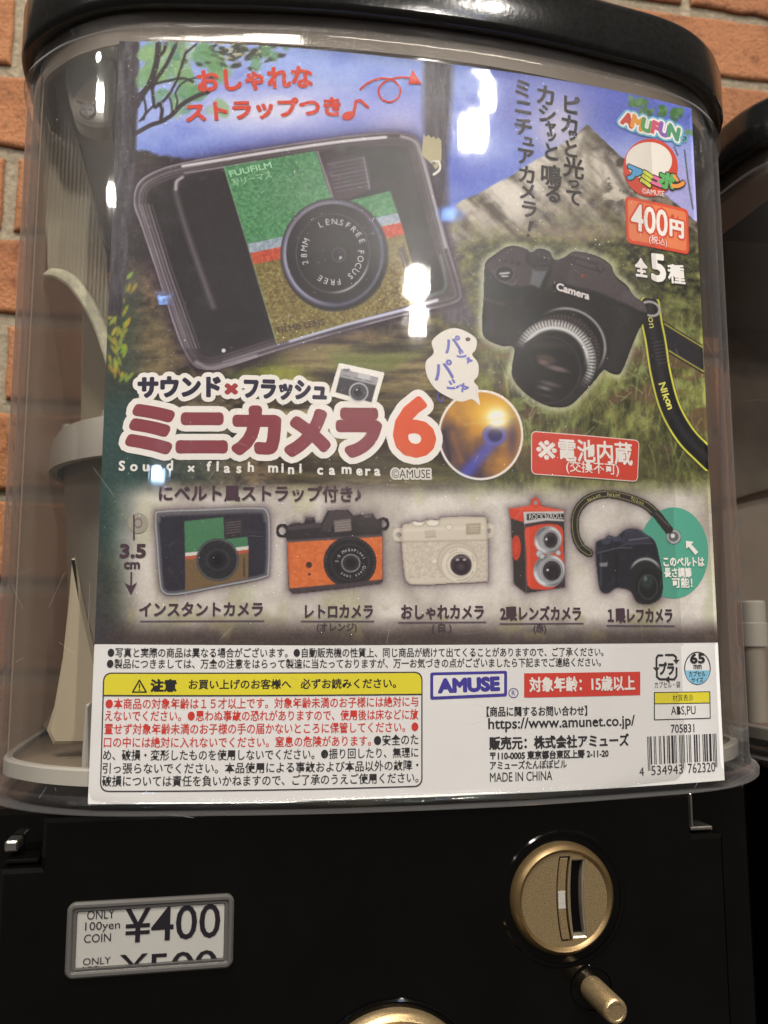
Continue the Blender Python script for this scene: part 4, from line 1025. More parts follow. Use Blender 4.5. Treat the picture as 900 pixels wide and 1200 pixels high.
def paint_reflex():
    p = Pic.around(REFLEX, .0003); u, v = p.u, p.v; sd = sd_poly(u, v, REFLEX); p.a = (sd < 0).astype(float) * .9 + .05
    n = fbm(u, v, 2.4, 2.4, 35, 3); p.fill((30, 29, 29))
    top = (72, 64, 66)
    p.poly(catmull([(570, 312), (582, 299), (603, 288), (618, 292), (616, 306), (630, 318), (628, 332), (606, 336), (586, 328)], 4), (66, 58, 60), 4); p.poly(catmull([(650, 305), (672, 295), (702, 301), (718, 313), (722, 326), (735, 337), (742, 352), (736, 358), (700, 342), (655, 330)], 4), top, 4)
    p.poly([(650, 306), (672, 296), (664, 330), (652, 338), (640, 338)], (54, 48, 50), 4); p.poly(catmull([(735, 340), (746, 348), (757, 358), (757, 366), (745, 362), (728, 350)], 4), (80, 72, 74), 3)
    # top details
    p.ell((633, 302), 14, 9, (58, 52, 54), 1.5); p.poly([(619, 302), (647, 304), (645, 312), (622, 310)], (42, 38, 40), 1.5)
    for k in range(9): p.line([(621 + k * 3, 303 + k * .3), (622 + k * 3, 310)], .9, (80, 74, 76), .8, .6)
    p.poly([(624, 316), (642, 315), (632, 338), (621, 333)], (104, 104, 108), 3, .85); p.poly([(628, 312), (644, 313), (642, 318), (626, 318)], (60, 54, 58), 2)
    p.ell((591, 321), 10, 9, (34, 31, 32), 1.5); p.ring((591, 321), 11, 9.5, 1.4, (92, 84, 86), 1, .6); p.line([(586, 321), (596, 320)], 2.6, (170, 166, 168), 1.2); p.line([(588, 324), (595, 324)], 1.2, (220, 216, 214), 1)
    for x in (592, 600, 607): p.ell((x, 306 + (x - 592) * .2), 2.6, 2.2, (42, 38, 40), 1)
    p.line(catmull([(586, 329), (600, 334), (606, 328)], 4, False), 1.6, (120, 112, 112), 1.2, .6); p.line([(566, 350), (590, 357)], 3, (84, 78, 80), 3, .6)
    for pts in ([(667, 300), (672, 309), (676, 302)], [(699, 313), (703, 320), (708, 315)], [(669, 301), (700, 310)], [(676, 310), (700, 318)]): p.line(pts, 2, (40, 36, 38), 1.2, .85)
    p.line([(668, 298), (702, 305), (714, 313)], 1.2, (104, 96, 96), 1, .5)
    p.poly([(680, 321), (686, 322), (682, 327)], (150, 70, 48), 1, .8)
    p.poly([(645, 336), (655, 330), (694, 345), (692, 355), (650, 345)], (26, 25, 25), 1.5)
    # rounded grip and front shading of the print
    p.over((54, 52, 54), np.exp(-((u - 574 - (v - 350) * .05) / 5) ** 2) * sst(345, 365, v) * (1 - sst(385, 402, v)) * .6); p.over((48, 46, 47), np.exp(-((u - 728 + (v - 380) * .25) / 10) ** 2) * sst(350, 372, v) * .6)
    # lens: mount, rubber, silver ring, front
    p.ell((664, 403), 45, 40, (24, 23, 23), 2, 1, .55); q = sd_ell(u, v, (665, 404), 45, 41, .6); an = np.arctan2(v - 404, u - 665)
    p.over((170, 168, 166), np.exp(-(q / 1.5) ** 2) * sst(-.1, .7, np.cos(an + .75)) * .85)
    p.ell((659, 411), 45, 41, (44, 40, 40), 1.5, 1, .6)
    rb = np.clip(.5 - sd_ell(u, v, (659, 411), 45, 41, .6), 0, 1); p.over((78, 70, 68), rb * (np.sin(np.arctan2(v - 411, u - 659) * 58) > .2) * .55)
    p.ell((651, 421), 47, 43, (28, 26, 27), 2, 1, .6); q = sd_ell(u, v, (650, 422), 44, 42, .6); an = np.arctan2(v - 422, u - 650)
    kn = .55 + .45 * (np.sin(an * 72) > 0); p.over(np.stack([196 * kn, 194 * kn, 190 * kn], 1), np.clip(1 - np.abs(q) / 5.2, 0, 1) ** .4 * sst(-.35, .2, np.cos(an + 1.05)) * (np.abs(q) < 5.2))
    p.over((222, 220, 216), np.exp(-((q + 5) / 2.6) ** 2) * sst(-.4, .2, np.cos(an + 1.6)) * .95)
    p.ell((641, 434), 41, 41, (27, 25, 26), 1.5); p.ring((641, 434), 39, 39, 1.6, (72, 66, 68), 1.5, .6); p.ell((642, 437), 33, 33, (20, 19, 20), 4); p.over((66, 58, 56), np.exp(-((u - 640) / 30) ** 2 - ((v - 405) / 4) ** 2) * .6)
    for cx, cy, rx, ry, c in [(640, 421, 12, 5, (84, 70, 66)), (652, 432, 13, 3, (126, 112, 108)), (636, 425, 6, 3, (120, 102, 94)), (644, 450, 11, 2.4, (104, 96, 96)), (638, 455, 7, 2, (140, 134, 134)), (640, 464, 9, 1.6, (66, 62, 62))]: p.ell((cx, cy), rx, ry, c, 3, .8, .25)
    p.rgb += (n[:, None] - .5) * 12
    return p

def paint_reflex_strap():
    P = [(x - 16, y) for x, y in STRAP_A] + [(x + 16, y) for x, y in STRAP_A] + list(STRAP_B) + [(752, 350), (845, 430), (852, 560)]
    p = Pic.around(P, .0003); u, v = p.u, p.v; x1 = (PW / 2) - .0002
    a = sd_line(u, v, STRAP_A); b_ = sd_line(u, v, STRAP_B); ringd = np.abs(sd_ell(u, v, (762, 362), 11, 8, .3)); p.a = (((a < 13.5) & (v < 552)) | (b_ < 14.5) | (ringd < 1.6)) * .9 * (p.X.ravel() < x1) + .05
    n = fbm(u, v, 3, 3, 45, 3); p.fill((30, 28, 30)); p.over((44, 40, 44), b_ < 15); p.over((196, 190, 70), np.clip(1 - np.abs(b_ - 12) / 1.4, 0, 1) * .85)
    p.over((24, 23, 26), np.clip(14 - a, 0, 1)); p.over((212, 208, 78), np.clip(1.6 - np.abs(a - 11.5), 0, 1)); p.over((60, 56, 60), np.exp(-(a / 4) ** 2) * .5)
    for k in range(7): p.line([(764 + k * 1.2, 402 + k * 4), (776 + k * 1.5, 400 + k * 4)], 1, (104, 100, 100), 1, .5)
    p.over((170, 166, 160), np.clip(1.8 - ringd, 0, 1) * (v < 372)); p.rgb += (n[:, None] - .5) * 10
    return p

def paint_small_instant():
    p = Pic.around(SM_INST, .0003); u, v = p.u, p.v; sd = sd_poly(u, v, SM_INST); p.a = (sd < 0) * .9 + .05; p.fill((44, 42, 52))
    p.over((196, 196, 194), np.exp(-((sd + 1.5) / 1.6) ** 2) * .8); p.over((120, 112, 112), np.exp(-((sd + 6) / 2) ** 2) * .5 * (v < 612)); p.over((160, 156, 156), np.exp(-((sd + 4.5) / 1.2) ** 2) * .35)
    p.poly([(216, 611), (262, 606), (263, 632), (290, 629), (291, 641), (217, 650)], (70, 118, 84)); p.poly([(217, 648), (291, 640), (291, 645), (217, 653)], (206, 202, 194)); p.poly([(217, 652), (291, 644), (291, 649), (217, 657)], (172, 84, 60)); p.poly([(217, 656), (291, 648), (291, 678), (217, 693)], (112, 90, 62))
    p.poly([(262, 609), (284, 606), (285, 628), (263, 630)], (52, 46, 50))
    for k in range(5): p.line([(265, 613 + k * 3), (282, 611 + k * 3)], .9, (120, 112, 112), .8, .7)
    p.line([(286, 655), (286, 675)], 2, (70, 58, 46), 1.2)
    c = (255, 656); p.ell(c, 25, 25, (38, 38, 42)); p.ring(c, 23.5, 23.5, 1.6, (112, 110, 112), 1.2, .7); p.ell(c, 15, 15, (28, 28, 32), 2); p.ring(c, 13, 12, 3, (70, 68, 72), 3, .6); p.ell(c, 6, 6, (18, 18, 20), 3)
    p.rgb += (fbm(u, v, 2.4, 2.4, 55, 2)[:, None] - .5) * 12
    return p
def paint_retro():
    p = Pic.around(SM_RETRO + [(322, 612), (458, 600)], .0003); u, v = p.u, p.v; sd = sd_poly(u, v, SM_RETRO); ear = np.minimum(np.abs(sd_ell(u, v, (331, 622), 6, 6.5)), np.abs(sd_ell(u, v, (449, 614), 5.5, 6)))
    p.a = ((sd < 0) | (ear < 2)) * .9 + .05; p.fill((46, 40, 44))
    tx = fbm(u, v, 3, 3, 65, 3); o_ = np.array([206, 108, 58.])[None, :] + (tx[:, None] - .5) * 34
    p.over(o_, np.clip(.5 - sd_poly(u, v, [(336, 635), (400, 632), (448, 628), (448, 679), (430, 682), (380, 686), (339, 690)]), 0, 1)); p.over((160, 74, 42), np.clip(.5 - sd_poly(u, v, [(336, 635), (448, 628), (448, 682), (339, 690)]), 0, 1) * (1 - sst(336, 342, u)) * .6)
    p.poly([(336, 633), (448, 626), (448, 629), (336, 636)], (86, 78, 80), 1, .8); p.poly([(337, 617), (376, 612), (376, 618), (337, 622)], (78, 70, 74), 2, .7)
    p.poly([(378, 614), (386, 599), (406, 598), (412, 606), (410, 610), (392, 611), (386, 624), (376, 622)], (72, 64, 66), 2, .8); p.poly([(391, 610), (411, 608), (412, 622), (392, 624)], (112, 102, 98), 1.2)
    for k in range(4): p.line([(393, 613 + k * 3), (410, 611 + k * 3)], .8, (170, 160, 152), .7, .6)
    for x, y in ((344, 612), (362, 607), (430, 604)): p.ell((x, y), 5.5, 3, (74, 66, 70), 1.2); 
    p.ell((362, 662), 3.6, 3.6, (66, 44, 38), 1); p.ell((362.5, 673), 1.6, 1.6, (66, 44, 38), 1)
    c = (410, 659); p.ell(c, 31, 30, (38, 35, 38)); an = np.arctan2(v - c[1], u - c[0]); p.over((84, 78, 80), np.clip(1 - np.abs(sd_ell(u, v, c, 29, 28)) / 1.6, 0, 1) * (np.sin(an * 44) > 0) * .7)
    p.ell(c, 26, 25, (34, 32, 35), 1.5); p.ring(c, 22, 21, 1, (74, 72, 76), 1.2, .6); p.ell((411, 660), 11, 10.5, (46, 44, 48), 1); p.ring((411, 660), 10.5, 10, 1.4, (150, 148, 152), 1, .85); p.ell((411, 660), 6, 5.6, (28, 27, 30), 3)
    p.poly([(338, 690), (400, 684), (448, 679), (447, 684), (343, 697)], (70, 60, 62), 1.2); p.rgb += (fbm(u, v, 2.2, 2.2, 75, 2)[:, None] - .5) * 12
    return p
def paint_white_camera():
    p = Pic.around(SM_WHITE + [(459, 620), (582, 620)], .0003); u, v = p.u, p.v; sd = sd_poly(u, v, SM_WHITE); ear = np.minimum(np.abs(sd_ell(u, v, (467, 627), 5, 6)), np.abs(sd_ell(u, v, (573, 622), 4.5, 6)))
    p.a = ((sd < 0) | (ear < 2.2)) * .9 + .05; p.fill((206, 196, 178)); tx = fbm(u, v, 2.4, 2.0, 85, 3, .7)
    body = sst(632, 637, v) * (1 - sst(676, 680, v)); p.rgb += ((tx - .5) * body * 70)[:, None]; p.over((176, 164, 146), body * .25)
    p.over((160, 146, 130), np.exp(-((v - 634 + (u - 520) * .02) / 1.1) ** 2) * .6); p.over((224, 216, 200), np.exp(-((v - 620 + (u - 520) * .04) / 2) ** 2) * .5); p.over((150, 136, 122), np.exp(-(sd / 2.2) ** 2) * .5)
    for x, w_ in ((490, 7), (507, 8)): p.ell((x, 612.5), w_, 3.6, (228, 220, 206), 1.2); p.ring((x, 613), w_, 3.8, 1, (158, 146, 130), 1, .6)
    p.poly([(497, 622), (510, 621), (511, 629), (498, 630)], (190, 178, 160), 1.5); p.line([(498, 630), (511, 629)], 1, (150, 138, 122), 1, .7); p.ell((526, 618), 4, 3, (222, 214, 198), 1.5); p.ring((526, 618), 4, 3.2, .8, (160, 148, 132), 1, .6)
    p.poly([(546, 614), (563, 613), (563, 626), (546, 627)], (168, 154, 134), 1.2); p.poly([(549, 616), (561, 615.5), (561, 624), (549, 624.5)], (190, 178, 158), 1)
    for k in range(3): p.line([(549, 619 + k * 2.6), (561, 618 + k * 2.6)], .8, (132, 118, 102), .7, .7)
    p.ell((508.5, 657.5), 3, 3, (222, 214, 198), 1.4); p.ring((509, 658), 3, 3, .8, (160, 146, 130), 1, .5)
    c = (538, 662); p.ell((536, 658), 24, 23, (196, 186, 168), 1.5); p.ring((536, 658), 23, 22, 1.2, (166, 152, 136), 1.5, .6); p.ell(c, 21.5, 21.5, (214, 205, 188), 1.2); p.ring(c, 21, 21, 1.2, (160, 148, 132), 1.4, .6); p.ring(c, 14.5, 14.5, 1.4, (176, 164, 146), 1.5, .7)
    an = np.arctan2(v - c[1], u - c[0]); p.over((92, 82, 76), np.clip(1 - np.abs(sd_ell(u, v, c, 18, 18)) / 1.2, 0, 1) * (np.sin(an * 60) > -.2) * ((np.cos(an - 1.1) > .78) | (np.cos(an + 2.0) > .96) | (np.cos(an + .45) > .975)) * .8)
    p.ell((540, 662), 12.5, 12.5, (66, 54, 60), 1.2); p.ell((540, 664), 9, 9, (44, 34, 42), 5); p.ell((540, 664), 4, 4, (92, 78, 88), 4, .6)
    for x, y in ((536, 656), (544, 656)): p.ell((x, y), 1.8, 1.2, (210, 202, 202), 1.2, .9)
    p.over((132, 120, 122), np.exp(-((v - 652.5 - ((u - 540) / 9) ** 2 * 2) / 1.1) ** 2) * (np.abs(u - 540) < 9) * .6)
    return p
def paint_twin_lens():
    p = Pic.around(SM_TLR, .0003); u, v = p.u, p.v; sd = sd_poly(u, v, SM_TLR); hole = sd_ell(u, v, (627.5, 589), 2, 2.2); p.a = (sd < 0) * .9 + .05
    p.fill((58, 48, 48)); p.poly([(614, 606), (662, 606), (662, 690), (616, 697)], (62, 52, 54), 1); p.poly([(598, 608), (614, 612), (616, 697), (602, 684)], (56, 48, 48), 1); p.line([(614.5, 612), (616.5, 695)], 1, (120, 110, 110), 1, .6)
    R_ = (206, 72, 50); p.poly([(595, 595), (622, 591), (662, 598), (662, 602), (613, 602), (613, 612), (597, 607)], R_, 1); p.poly([(595, 595), (622, 591), (662, 598), (661, 600), (614, 598)], (222, 92, 66), 1.5, .8); p.ell((627.5, 588.5), 6.5, 7, R_, 1); p.ell((627.5, 589), 2.2, 2.6, (150, 140, 142), 1)
    p.poly(catmull([(615, 621), (622, 617), (640, 614), (658, 618), (660, 640), (660, 672), (648, 690), (634, 691), (618, 686), (617, 650)], 3), R_, 1.2); p.poly([(615, 622), (620, 618), (622, 688), (618, 686)], (224, 88, 62), 1.5, .7)
    p.poly([(613, 600), (662, 599), (662, 611), (640, 610), (614, 614)], (196, 192, 190), 1); p.poly([(617, 602), (661, 602), (661, 609), (640, 607), (617, 610)], (52, 46, 48), .8)
    p.ell((604.5, 642), 5.6, 14.5, R_, 1.2); p.ring((604.5, 642), 3.4, 10, 1, (160, 50, 36), 1.2, .6)
    for c, R1 in (((642, 633), 16), ((643.5, 669), 18.5)):
        p.ell(c, R1, R1 * 1.03, (150, 152, 154), 1); an = np.arctan2(v - c[1], u - c[0]); q = sd_ell(u, v, c, R1 - 2, R1 - 2)
        p.over((226, 228, 228), np.exp(-((q) / 2) ** 2) * sst(-.2, .8, np.cos(an * 2 + 1.4)) * .9); p.over((84, 84, 88), np.exp(-((q) / 2) ** 2) * sst(.1, .9, -np.cos(an * 2 + 1.4)) * .7)
        p.ell((c[0] + 3, c[1]), R1 - 4.5, R1 - 3.5, (186, 188, 188), 1.2); p.ring((c[0] + 3, c[1]), R1 - 6, R1 - 5, 1.4, (104, 104, 108), 1.2, .7); p.ell((c[0] + 3, c[1]), R1 - 7.5, R1 - 6.5, (62, 54, 58), 1.2); p.ell((c[0] + 4, c[1] + 1), R1 - 11, R1 - 10, (40, 34, 38), 3); p.ell((c[0] - 2, c[1] - 1), 1.3, 1.3, (226, 222, 220), 1)
    for x, y, r_ in ((632, 649, 4), (635, 652, 3), (654, 648, 3)): p.ell((x, y), r_, r_, (188, 190, 190), 1); p.ring((x, y), r_, r_, 1, (104, 104, 106), 1, .6)
    p.rgb += (fbm(u, v, 2, 2, 95, 2)[:, None] - .5) * 12
    return p
def paint_small_reflex():
    pts = list(SM_SLR) + [(665, 570), (800, 640)]; p = Pic.around(pts, .0003); u, v = p.u, p.v; sd = sd_poly(u, v, SM_SLR); st = sd_line(u, v, SMSTRAP); rg = sd_ell(u, v, (789, 629), 9, 9); p.a = ((sd < 0) | (st < 5) | (rg < 0)) * .9 + .05
    p.fill((32, 33, 40)); n = fbm(u, v, 10, 10, 105, 3); p.over((52, 54, 70), sst(.5, .8, n) * .5)
    for pts, wd, c in (([(700, 648), (724, 642), (740, 642)], 1.4, (92, 92, 104)), ([(703, 632), (712, 629), (720, 632)], 1.3, (120, 122, 136)), ([(733, 623), (746, 620), (757, 628)], 1.5, (126, 128, 142)), ([(727, 640), (736, 637), (764, 637)], 1.2, (84, 86, 98)), ([(722, 650), (722, 686)], 3, (22, 22, 27)), ([(704, 650), (704, 686)], 2, (66, 68, 82))): p.line(pts, wd, c, 1.2, .8)
    p.over((70, 68, 78), np.exp(-(sd / 1.6) ** 2) * .5); p.poly([(732, 622), (745, 619), (757, 627), (764, 634), (740, 640), (726, 636)], (58, 58, 72), 2, .8)
    for x, y in ((710, 634), (722, 631)): p.ell((x, y), 6, 4, (62, 62, 78), 1.5)
    p.poly([(702, 660), (712, 659), (711, 664), (703, 664)], (150, 150, 152), 1.5, .8); p.line([(737, 633), (760, 630)], 1.6, (140, 140, 150), 1, .5)
    c = (758, 683); p.ell(c, 19, 25, (34, 36, 38), 1); an = np.arctan2(v - 672, u - 756); p.over((184, 182, 180), np.exp(-((sd_ell(u, v, (756, 676), 19, 21)) / 1.5) ** 2) * sst(.1, .8, -np.sin(an)) * .9); p.ell((759, 686), 15, 20, (24, 26, 28), 2); p.ring((759, 688), 11, 14, 1.4, (84, 96, 92), 2, .6); p.ell((758, 682), 7, 8, (52, 66, 60), 4, .7); p.ell((756, 678), 2, 3, (120, 130, 124), 2, .7)
    s_ = np.clip(5.2 - st, 0, 1) * (sd > -1); p.over((40, 36, 36), s_); p.over((176, 168, 104), s_ * np.clip(1 - np.abs(st - 2.9) / .9, 0, 1) * .8)
    p.over((92, 96, 94), np.clip(.5 - rg, 0, 1)); p.ring((789, 629), 7, 7, 2.4, (178, 182, 178), 1, .8); p.ell((788, 628), 2.5, 2.5, (206, 204, 200), 1)
    p.line([(768, 604), (777, 612), (783, 620)], 11, (44, 40, 40), 1.2, (sd > 0) * 1.0); p.line([(768, 601), (784, 617)], 1, (150, 146, 120), 1, .6)
    return p
def paint_icon():
    Q = [(398, 427), (449, 438), (438, 477), (387, 463)]; p = Pic.around(Q, .00028); u, v = p.u, p.v; sd = sd_poly(u, v, Q); p.a = (sd < 1.5) * .9 + .05; p.fill((232, 226, 214))
    p.poly([(400, 433), (443, 443), (435, 472), (393, 460)], (56, 54, 58), 1); p.poly([(400, 433), (443, 443), (441, 452), (398, 442)], (152, 150, 150), 1.2); p.poly([(420, 437), (434, 440), (433, 446), (419, 443)], (196, 194, 192), 1, .8); p.ell((406, 434), 4, 2, (112, 110, 112), 1)
    for k in range(3): p.line([(402 + k * 13, 440 + k * 3), (410 + k * 13, 442 + k * 3)], 1.2, (70, 68, 70), 1, .6)
    p.ell((420, 460), 11.5, 11.5, (170, 168, 168), 1); p.ell((420, 460), 9.5, 9.5, (48, 46, 50), 1); p.ring((420, 460), 7, 7, 1.2, (112, 110, 114), 1, .7); p.ell((419, 459), 4, 4, (26, 25, 28), 2); p.ell((418, 457), 1.2, 1.2, (190, 188, 190), 1)
    return p
def paint_flash():
    c = (563, 510); p = Pic.around([(511, 455), (615, 565)], .0003); u, v = p.u, p.v; d = sd_ell(u, v, c, 50.5, 53.5); p.a = (d < 0) * .9 + .05; n = fbm(u, v, 24, 24, 115, 4)
    t = sst(.25, .8, n * .5 + (u - 520) / 220 + (500 - v) / 260 + .25); p.rgb[:] = np.array([62, 46, 66.]) + (np.array([196, 136, 58.]) - np.array([62, 46, 66.])) * t[:, None]
    p.over((232, 180, 58), np.exp(-((u - 580) / 38) ** 2 - ((v - 482) / 20) ** 2) * .95); p.over((96, 74, 70), np.exp(-((u - 535) / 16) ** 2 - ((v - 530) / 28) ** 2) * .6); p.over((52, 46, 92), np.exp(-((u - 600) / 9) ** 2 - ((v - 512) / 30) ** 2) * .7)
    p.line([(586, 508), (536, 566)], 13, (80, 86, 190), 10, .8); p.line([(530, 508), (540, 540)], 6, (142, 96, 62), 4, .6); p.line([(520, 505), (527, 540)], 4, (40, 36, 44), 3, .7)
    p.ell((579, 510), 14, 13, (86, 80, 150), 2); p.ring((579, 510), 12, 11, 2.4, (116, 110, 170), 2, .7); p.ell((580, 510), 8, 7.5, (44, 40, 92), 2); p.over((255, 236, 150), np.clip(1.25 * np.exp(-((u - 582) / 15) ** 2 - ((v - 490) / 12) ** 2), 0, 1)); p.over((255, 253, 236), np.clip(1.9 * np.exp(-((u - 582) / 8) ** 2 - ((v - 490) / 7.5) ** 2), 0, 1)); p.line([(545, 498), (612, 486)], 2, (226, 186, 96), 4, .5)
    p.over((232, 228, 220), np.clip(1.8 - np.abs(d + 1.8), 0, 1))
    return p
# ------------------------------------------------------------------ assemble the machines
machine, fin = build_machine()
interior(machine, fin)
coin_parts(machine, fin)

def copy_tree(o, parent=None):
    c = o.copy(); col.objects.link(c)
    if parent: c.parent = parent
    for ch in list(o.children): copy_tree(ch, c)
    return c
nb = copy_tree(machine)
nb.location.x += .3605; nb.location.y += .012
gone = {'chute_guide', 'guide_lip', 'support_fin', 'hopper_cap', 'hopper_drum', 'back_column', 'side_clip', 'peg', 'poster_clip', 'price_window', 'latch', 'frosted_liner'}
for ch in sorted(nb.children_recursive, key=lambda o: -len(o.name)):
    if ch.name.split('.')[0] in gone or (ch.parent and ch.parent.name.split('.')[0] in gone): ch['drop'] = 1
for ch in [o for o in nb.children_recursive if o.get('drop')]: bpy.data.objects.remove(ch)
def neighbour_inside():
    L = nb.location
    def put(px, py, y):
        p = on_y(px, py, y); return (p[0] - L.x, p[2] - L.z)
    def plate(name, pts, y, th, mat):
        m = MB(); m.prism([put(*p, y) for p in pts], y - L.y, y - L.y + th, .001); return m.build(name, mat, nb)
    plate('dark_liner', [(852, 225), (940, 175), (940, 392), (880, 386), (846, 384)], .20, .004, M_LINER)
    plate('hopper_wall', [(846, 384), (880, 386), (940, 392), (940, 566), (892, 576), (862, 585), (846, 583)], .19, .004, M_LINER2)
    plate('hopper_skirt', [(846, 583), (862, 585), (892, 576), (940, 566), (940, 905), (846, 905)], .205, .004, M_SKIRT)
    y = .11; x0, z1 = put(866, 704, y); x1, z0 = put(897, 757, y); cx = (x0 + x1) / 2; r = (x1 - x0) / 2; zm = (z0 + z1) / 2; _, zf = put(880, 872, y)
    m = MB(); m.lathe([(0, z1 - z0), (r * .9, z1 - z0), (r, z1 - z0 - .001), (r * .98, zm - z0 + .0006), (r * 1.06, zm - z0), (r * 1.03, 0), (r * .6, 0)], (cx, y - L.y, z0), 'z', 40); m.build('column_collar', M_WHITE, nb)
    m = MB(); m.lathe([(r * .85, z0), (r * .80, z0 - .02), (r * .82, zf)], (cx, y - L.y, 0), 'z', 40); m.build('column', M_FROST, nb)
M_LINER = plain('dark_brown_liner', (.20, .165, .12), .6, 0, .2, 30); M_LINER2 = plain('smoky_brown_plastic', (.11, .09, .068), .4, 0, .3, 40); M_SKIRT = plain('grey_brown_plastic', (.27, .225, .18), .5, 0, .15, 20)
neighbour_inside()
nb['label'] = 'neighbouring capsule toy machine with empty clear case, cut off by the right edge'

# ------------------------------------------------------------------ the poster
poster = thing('poster', 'glossy Japanese advertising poster for mini toy cameras inside the clear case', 'poster', (0, 0, 0))
def paper_sheet():
    mb = MB(); xs = np.linspace(-PW / 2, PW / 2, 49); th = .0004
    V = []; 
    for x in xs: V += [(x, float(paper_y(x)), 0), (x, float(paper_y(x)), PH), (x, float(paper_y(x)) + th, PH), (x, float(paper_y(x)) + th, 0)]
    F = []
    for i in range(len(xs) - 1):
        a = i * 4; b_ = a + 4
        F += [(a, b_, b_ + 1, a + 1), (a + 3, a + 2, b_ + 2, b_ + 3), (a + 1, b_ + 1, b_ + 2, a + 2), (a, a + 3, b_ + 3, b_)]
    F += [(0, 1, 2, 3), (len(V) - 4, len(V) - 1, len(V) - 2, len(V) - 3)]
    mesh_obj('paper_sheet', V, F, M_PRINT, poster, colors=[(*ink((229, 226, 220)), 1)] * len(V))
paper_sheet()
paint_background().build('landscape_picture', poster, 1)
pb = paint_instant().build('instant_camera_picture', poster, 3, 'printed black instant camera with green, red and gold label in a clear shell')
paint_reflex_strap().build('neck_strap_picture', poster, 3)
pr = paint_reflex().build('reflex_camera_picture', poster, 4, 'printed black reflex camera with silver ringed lens on grass')

W_ = (232, 226, 216); INKD = (52, 44, 50); RED = (206, 66, 48); PUR = (72, 52, 62)
# lettering on the two large printed cameras
A = Art(5); GT = (150, 200, 156)
A.text('FUUFILM', (270, 208), (319, 197), 7.5, GT, bold=.25); A.text('写リーマス', (273, 219), (319, 209), 8.5, GT)
A.build('brand_lettering', pb); A = Art(5); A.text('FILMB LENS', (326, 391), (381, 381), 7.5, (62, 52, 40), bold=.3)
A.build('foot_lettering', pb); A = Art(5); A.glyph_at('∧', 466, 289, 8, (58, 50, 36)); A.glyph_at('∧', 469, 299, 8, (58, 50, 36)); A.build('arrow_mark', pb); A = Art(5)
A.arc_text('LENSFREE', 391, 297, 36, 37, 115, 13.2, 10, (196, 192, 194)); A.arc_text('28MM', 390, 297, 34, 36, 198, 13.5, 10, (196, 192, 194)); A.arc_text('FOCUS FREE', 391, 297, 32, 34, 2, 13.6, 10, (196, 192, 194))
A.build('lens_lettering', pb)
A = Art(5); A.text('Camera', (651, 340), (690, 352), 9, (216, 208, 204), bold=.45); A.build('camera_lettering', pr)
A = Art(5); A.glyph_at('o', 762, 375, 12, (206, 202, 110), 0, -80); A.glyph_at('n', 763, 382, 12, (206, 202, 110), 0, -80); A.build('strap_lettering', poster); A = Art(5)
for i, ch in enumerate('Nikon'): A.glyph_at(ch, 776.5 + i * 1.9, 453 + i * 6.0, 12, (212, 208, 96), 0, -72, .35)
A.build('strap_lettering', poster)
# cream strap clip
A = Art(5); A.poly([(496, 157), (499, 161), (502, 158), (505, 162), (508, 160), (511, 164), (513, 161), (517, 165), (517, 188), (511, 199), (503, 190), (494, 182)], (172, 164, 128)); A.stroke(catmull([(507, 190), (514, 190), (515, 199), (508, 205)], 4, False), 2.6, (214, 210, 196), 1); A.ellipse(508, 192, 2.4, 2.4, (122, 110, 90), 1)
A.build('strap_clip_picture', poster)

# headline in red brush letters with its curly arrow and note
A = Art(5); HR = (204, 68, 48)
A.text('おしゃれな', (232, 110), (368, 104), 28, HR, bold=1.3); A.text('ストラップつき', (218, 145), (401, 137), 25, HR, bold=1.2)
A.ellipse(408, 136, 7.5, 5, HR, rot=-.3); A.stroke([(414, 135), (417, 119), (422, 118), (431, 126)], 3.4, HR, 1)
A.stroke(catmull([(422, 105), (432, 97), (447, 92), (461, 95), (469, 105), (466, 115), (456, 120), (446, 115), (444, 104), (453, 95), (469, 91), (486, 92)], 6, False), 2.2, HR)
A.poly([(483, 82), (494, 99), (478, 99)], HR, 1); A.build('headline_lettering', poster)
# upright lettering beside the mountain
A = Art(5); IK = (50, 46, 44)
for txt, pos in (('ピカッと光って', [(670, 123, 23), (667, 146, 24), (671, 160, 15), (669, 175, 21), (672, 197, 25), (672, 216, 16), (672, 232, 21)]),
                 ('カシャッと鳴る', [(639, 112, 25), (641, 134, 23), (645, 149, 16), (646, 161, 15), (646, 178, 22), (646, 206, 26), (648, 228, 22)]),
                 ('ミニチュアカメラ', [(612, 104, 23), (613, 126, 22), (613, 149, 23), (619, 166, 17), (616, 184, 22), (617, 205, 23), (618, 225, 22), (620, 246, 22)])):
    for ch, (x, y, s_) in zip(txt, pos): A.glyph_at(ch, x, y, s_, IK, 0, -3, .75)
A.poly([(620, 259), (626, 260), (621, 272), (618, 271)], IK); A.ellipse(618.5, 276.5, 2.2, 2.2, IK); A.build('upright_lettering', poster)

# title block
A = Art(6); MR = (134, 62, 70)
for ch, x0, x1, y0, y1 in (('ミ', 146, 204, 472, 533), ('ニ', 205.5, 267, 482, 532), ('カ', 271, 330, 474, 534), ('メ', 333, 388, 478, 536), ('ラ', 394, 449, 477, 537)):
    A.text(ch, (x0, y1), (x1, y1), y1 - y0, MR, bold=5.0, outline=[(7.5, W_)])
A.text('6', (461, 537), (512, 537), 73, (216, 88, 50), 0, bold=3.8, outline=[(8, W_)]); A.build('title_lettering', poster)
A = Art(7); NV = (40, 36, 56)
A.text('サウンド', (161, 467), (259, 466), 26, NV, bold=1.7, outline=[(5.5, W_)]); A.text('フラッシュ', (285, 468), (383, 471), 25, NV, bold=1.6, outline=[(5.5, W_)])
A.text('×', (263, 463), (279, 463), 14, (158, 58, 62), bold=1.9, outline=[(5.5, W_)]); A.build('series_lettering', poster)
paint_icon().build('silver_camera_picture', poster, 8)
A = Art(6)
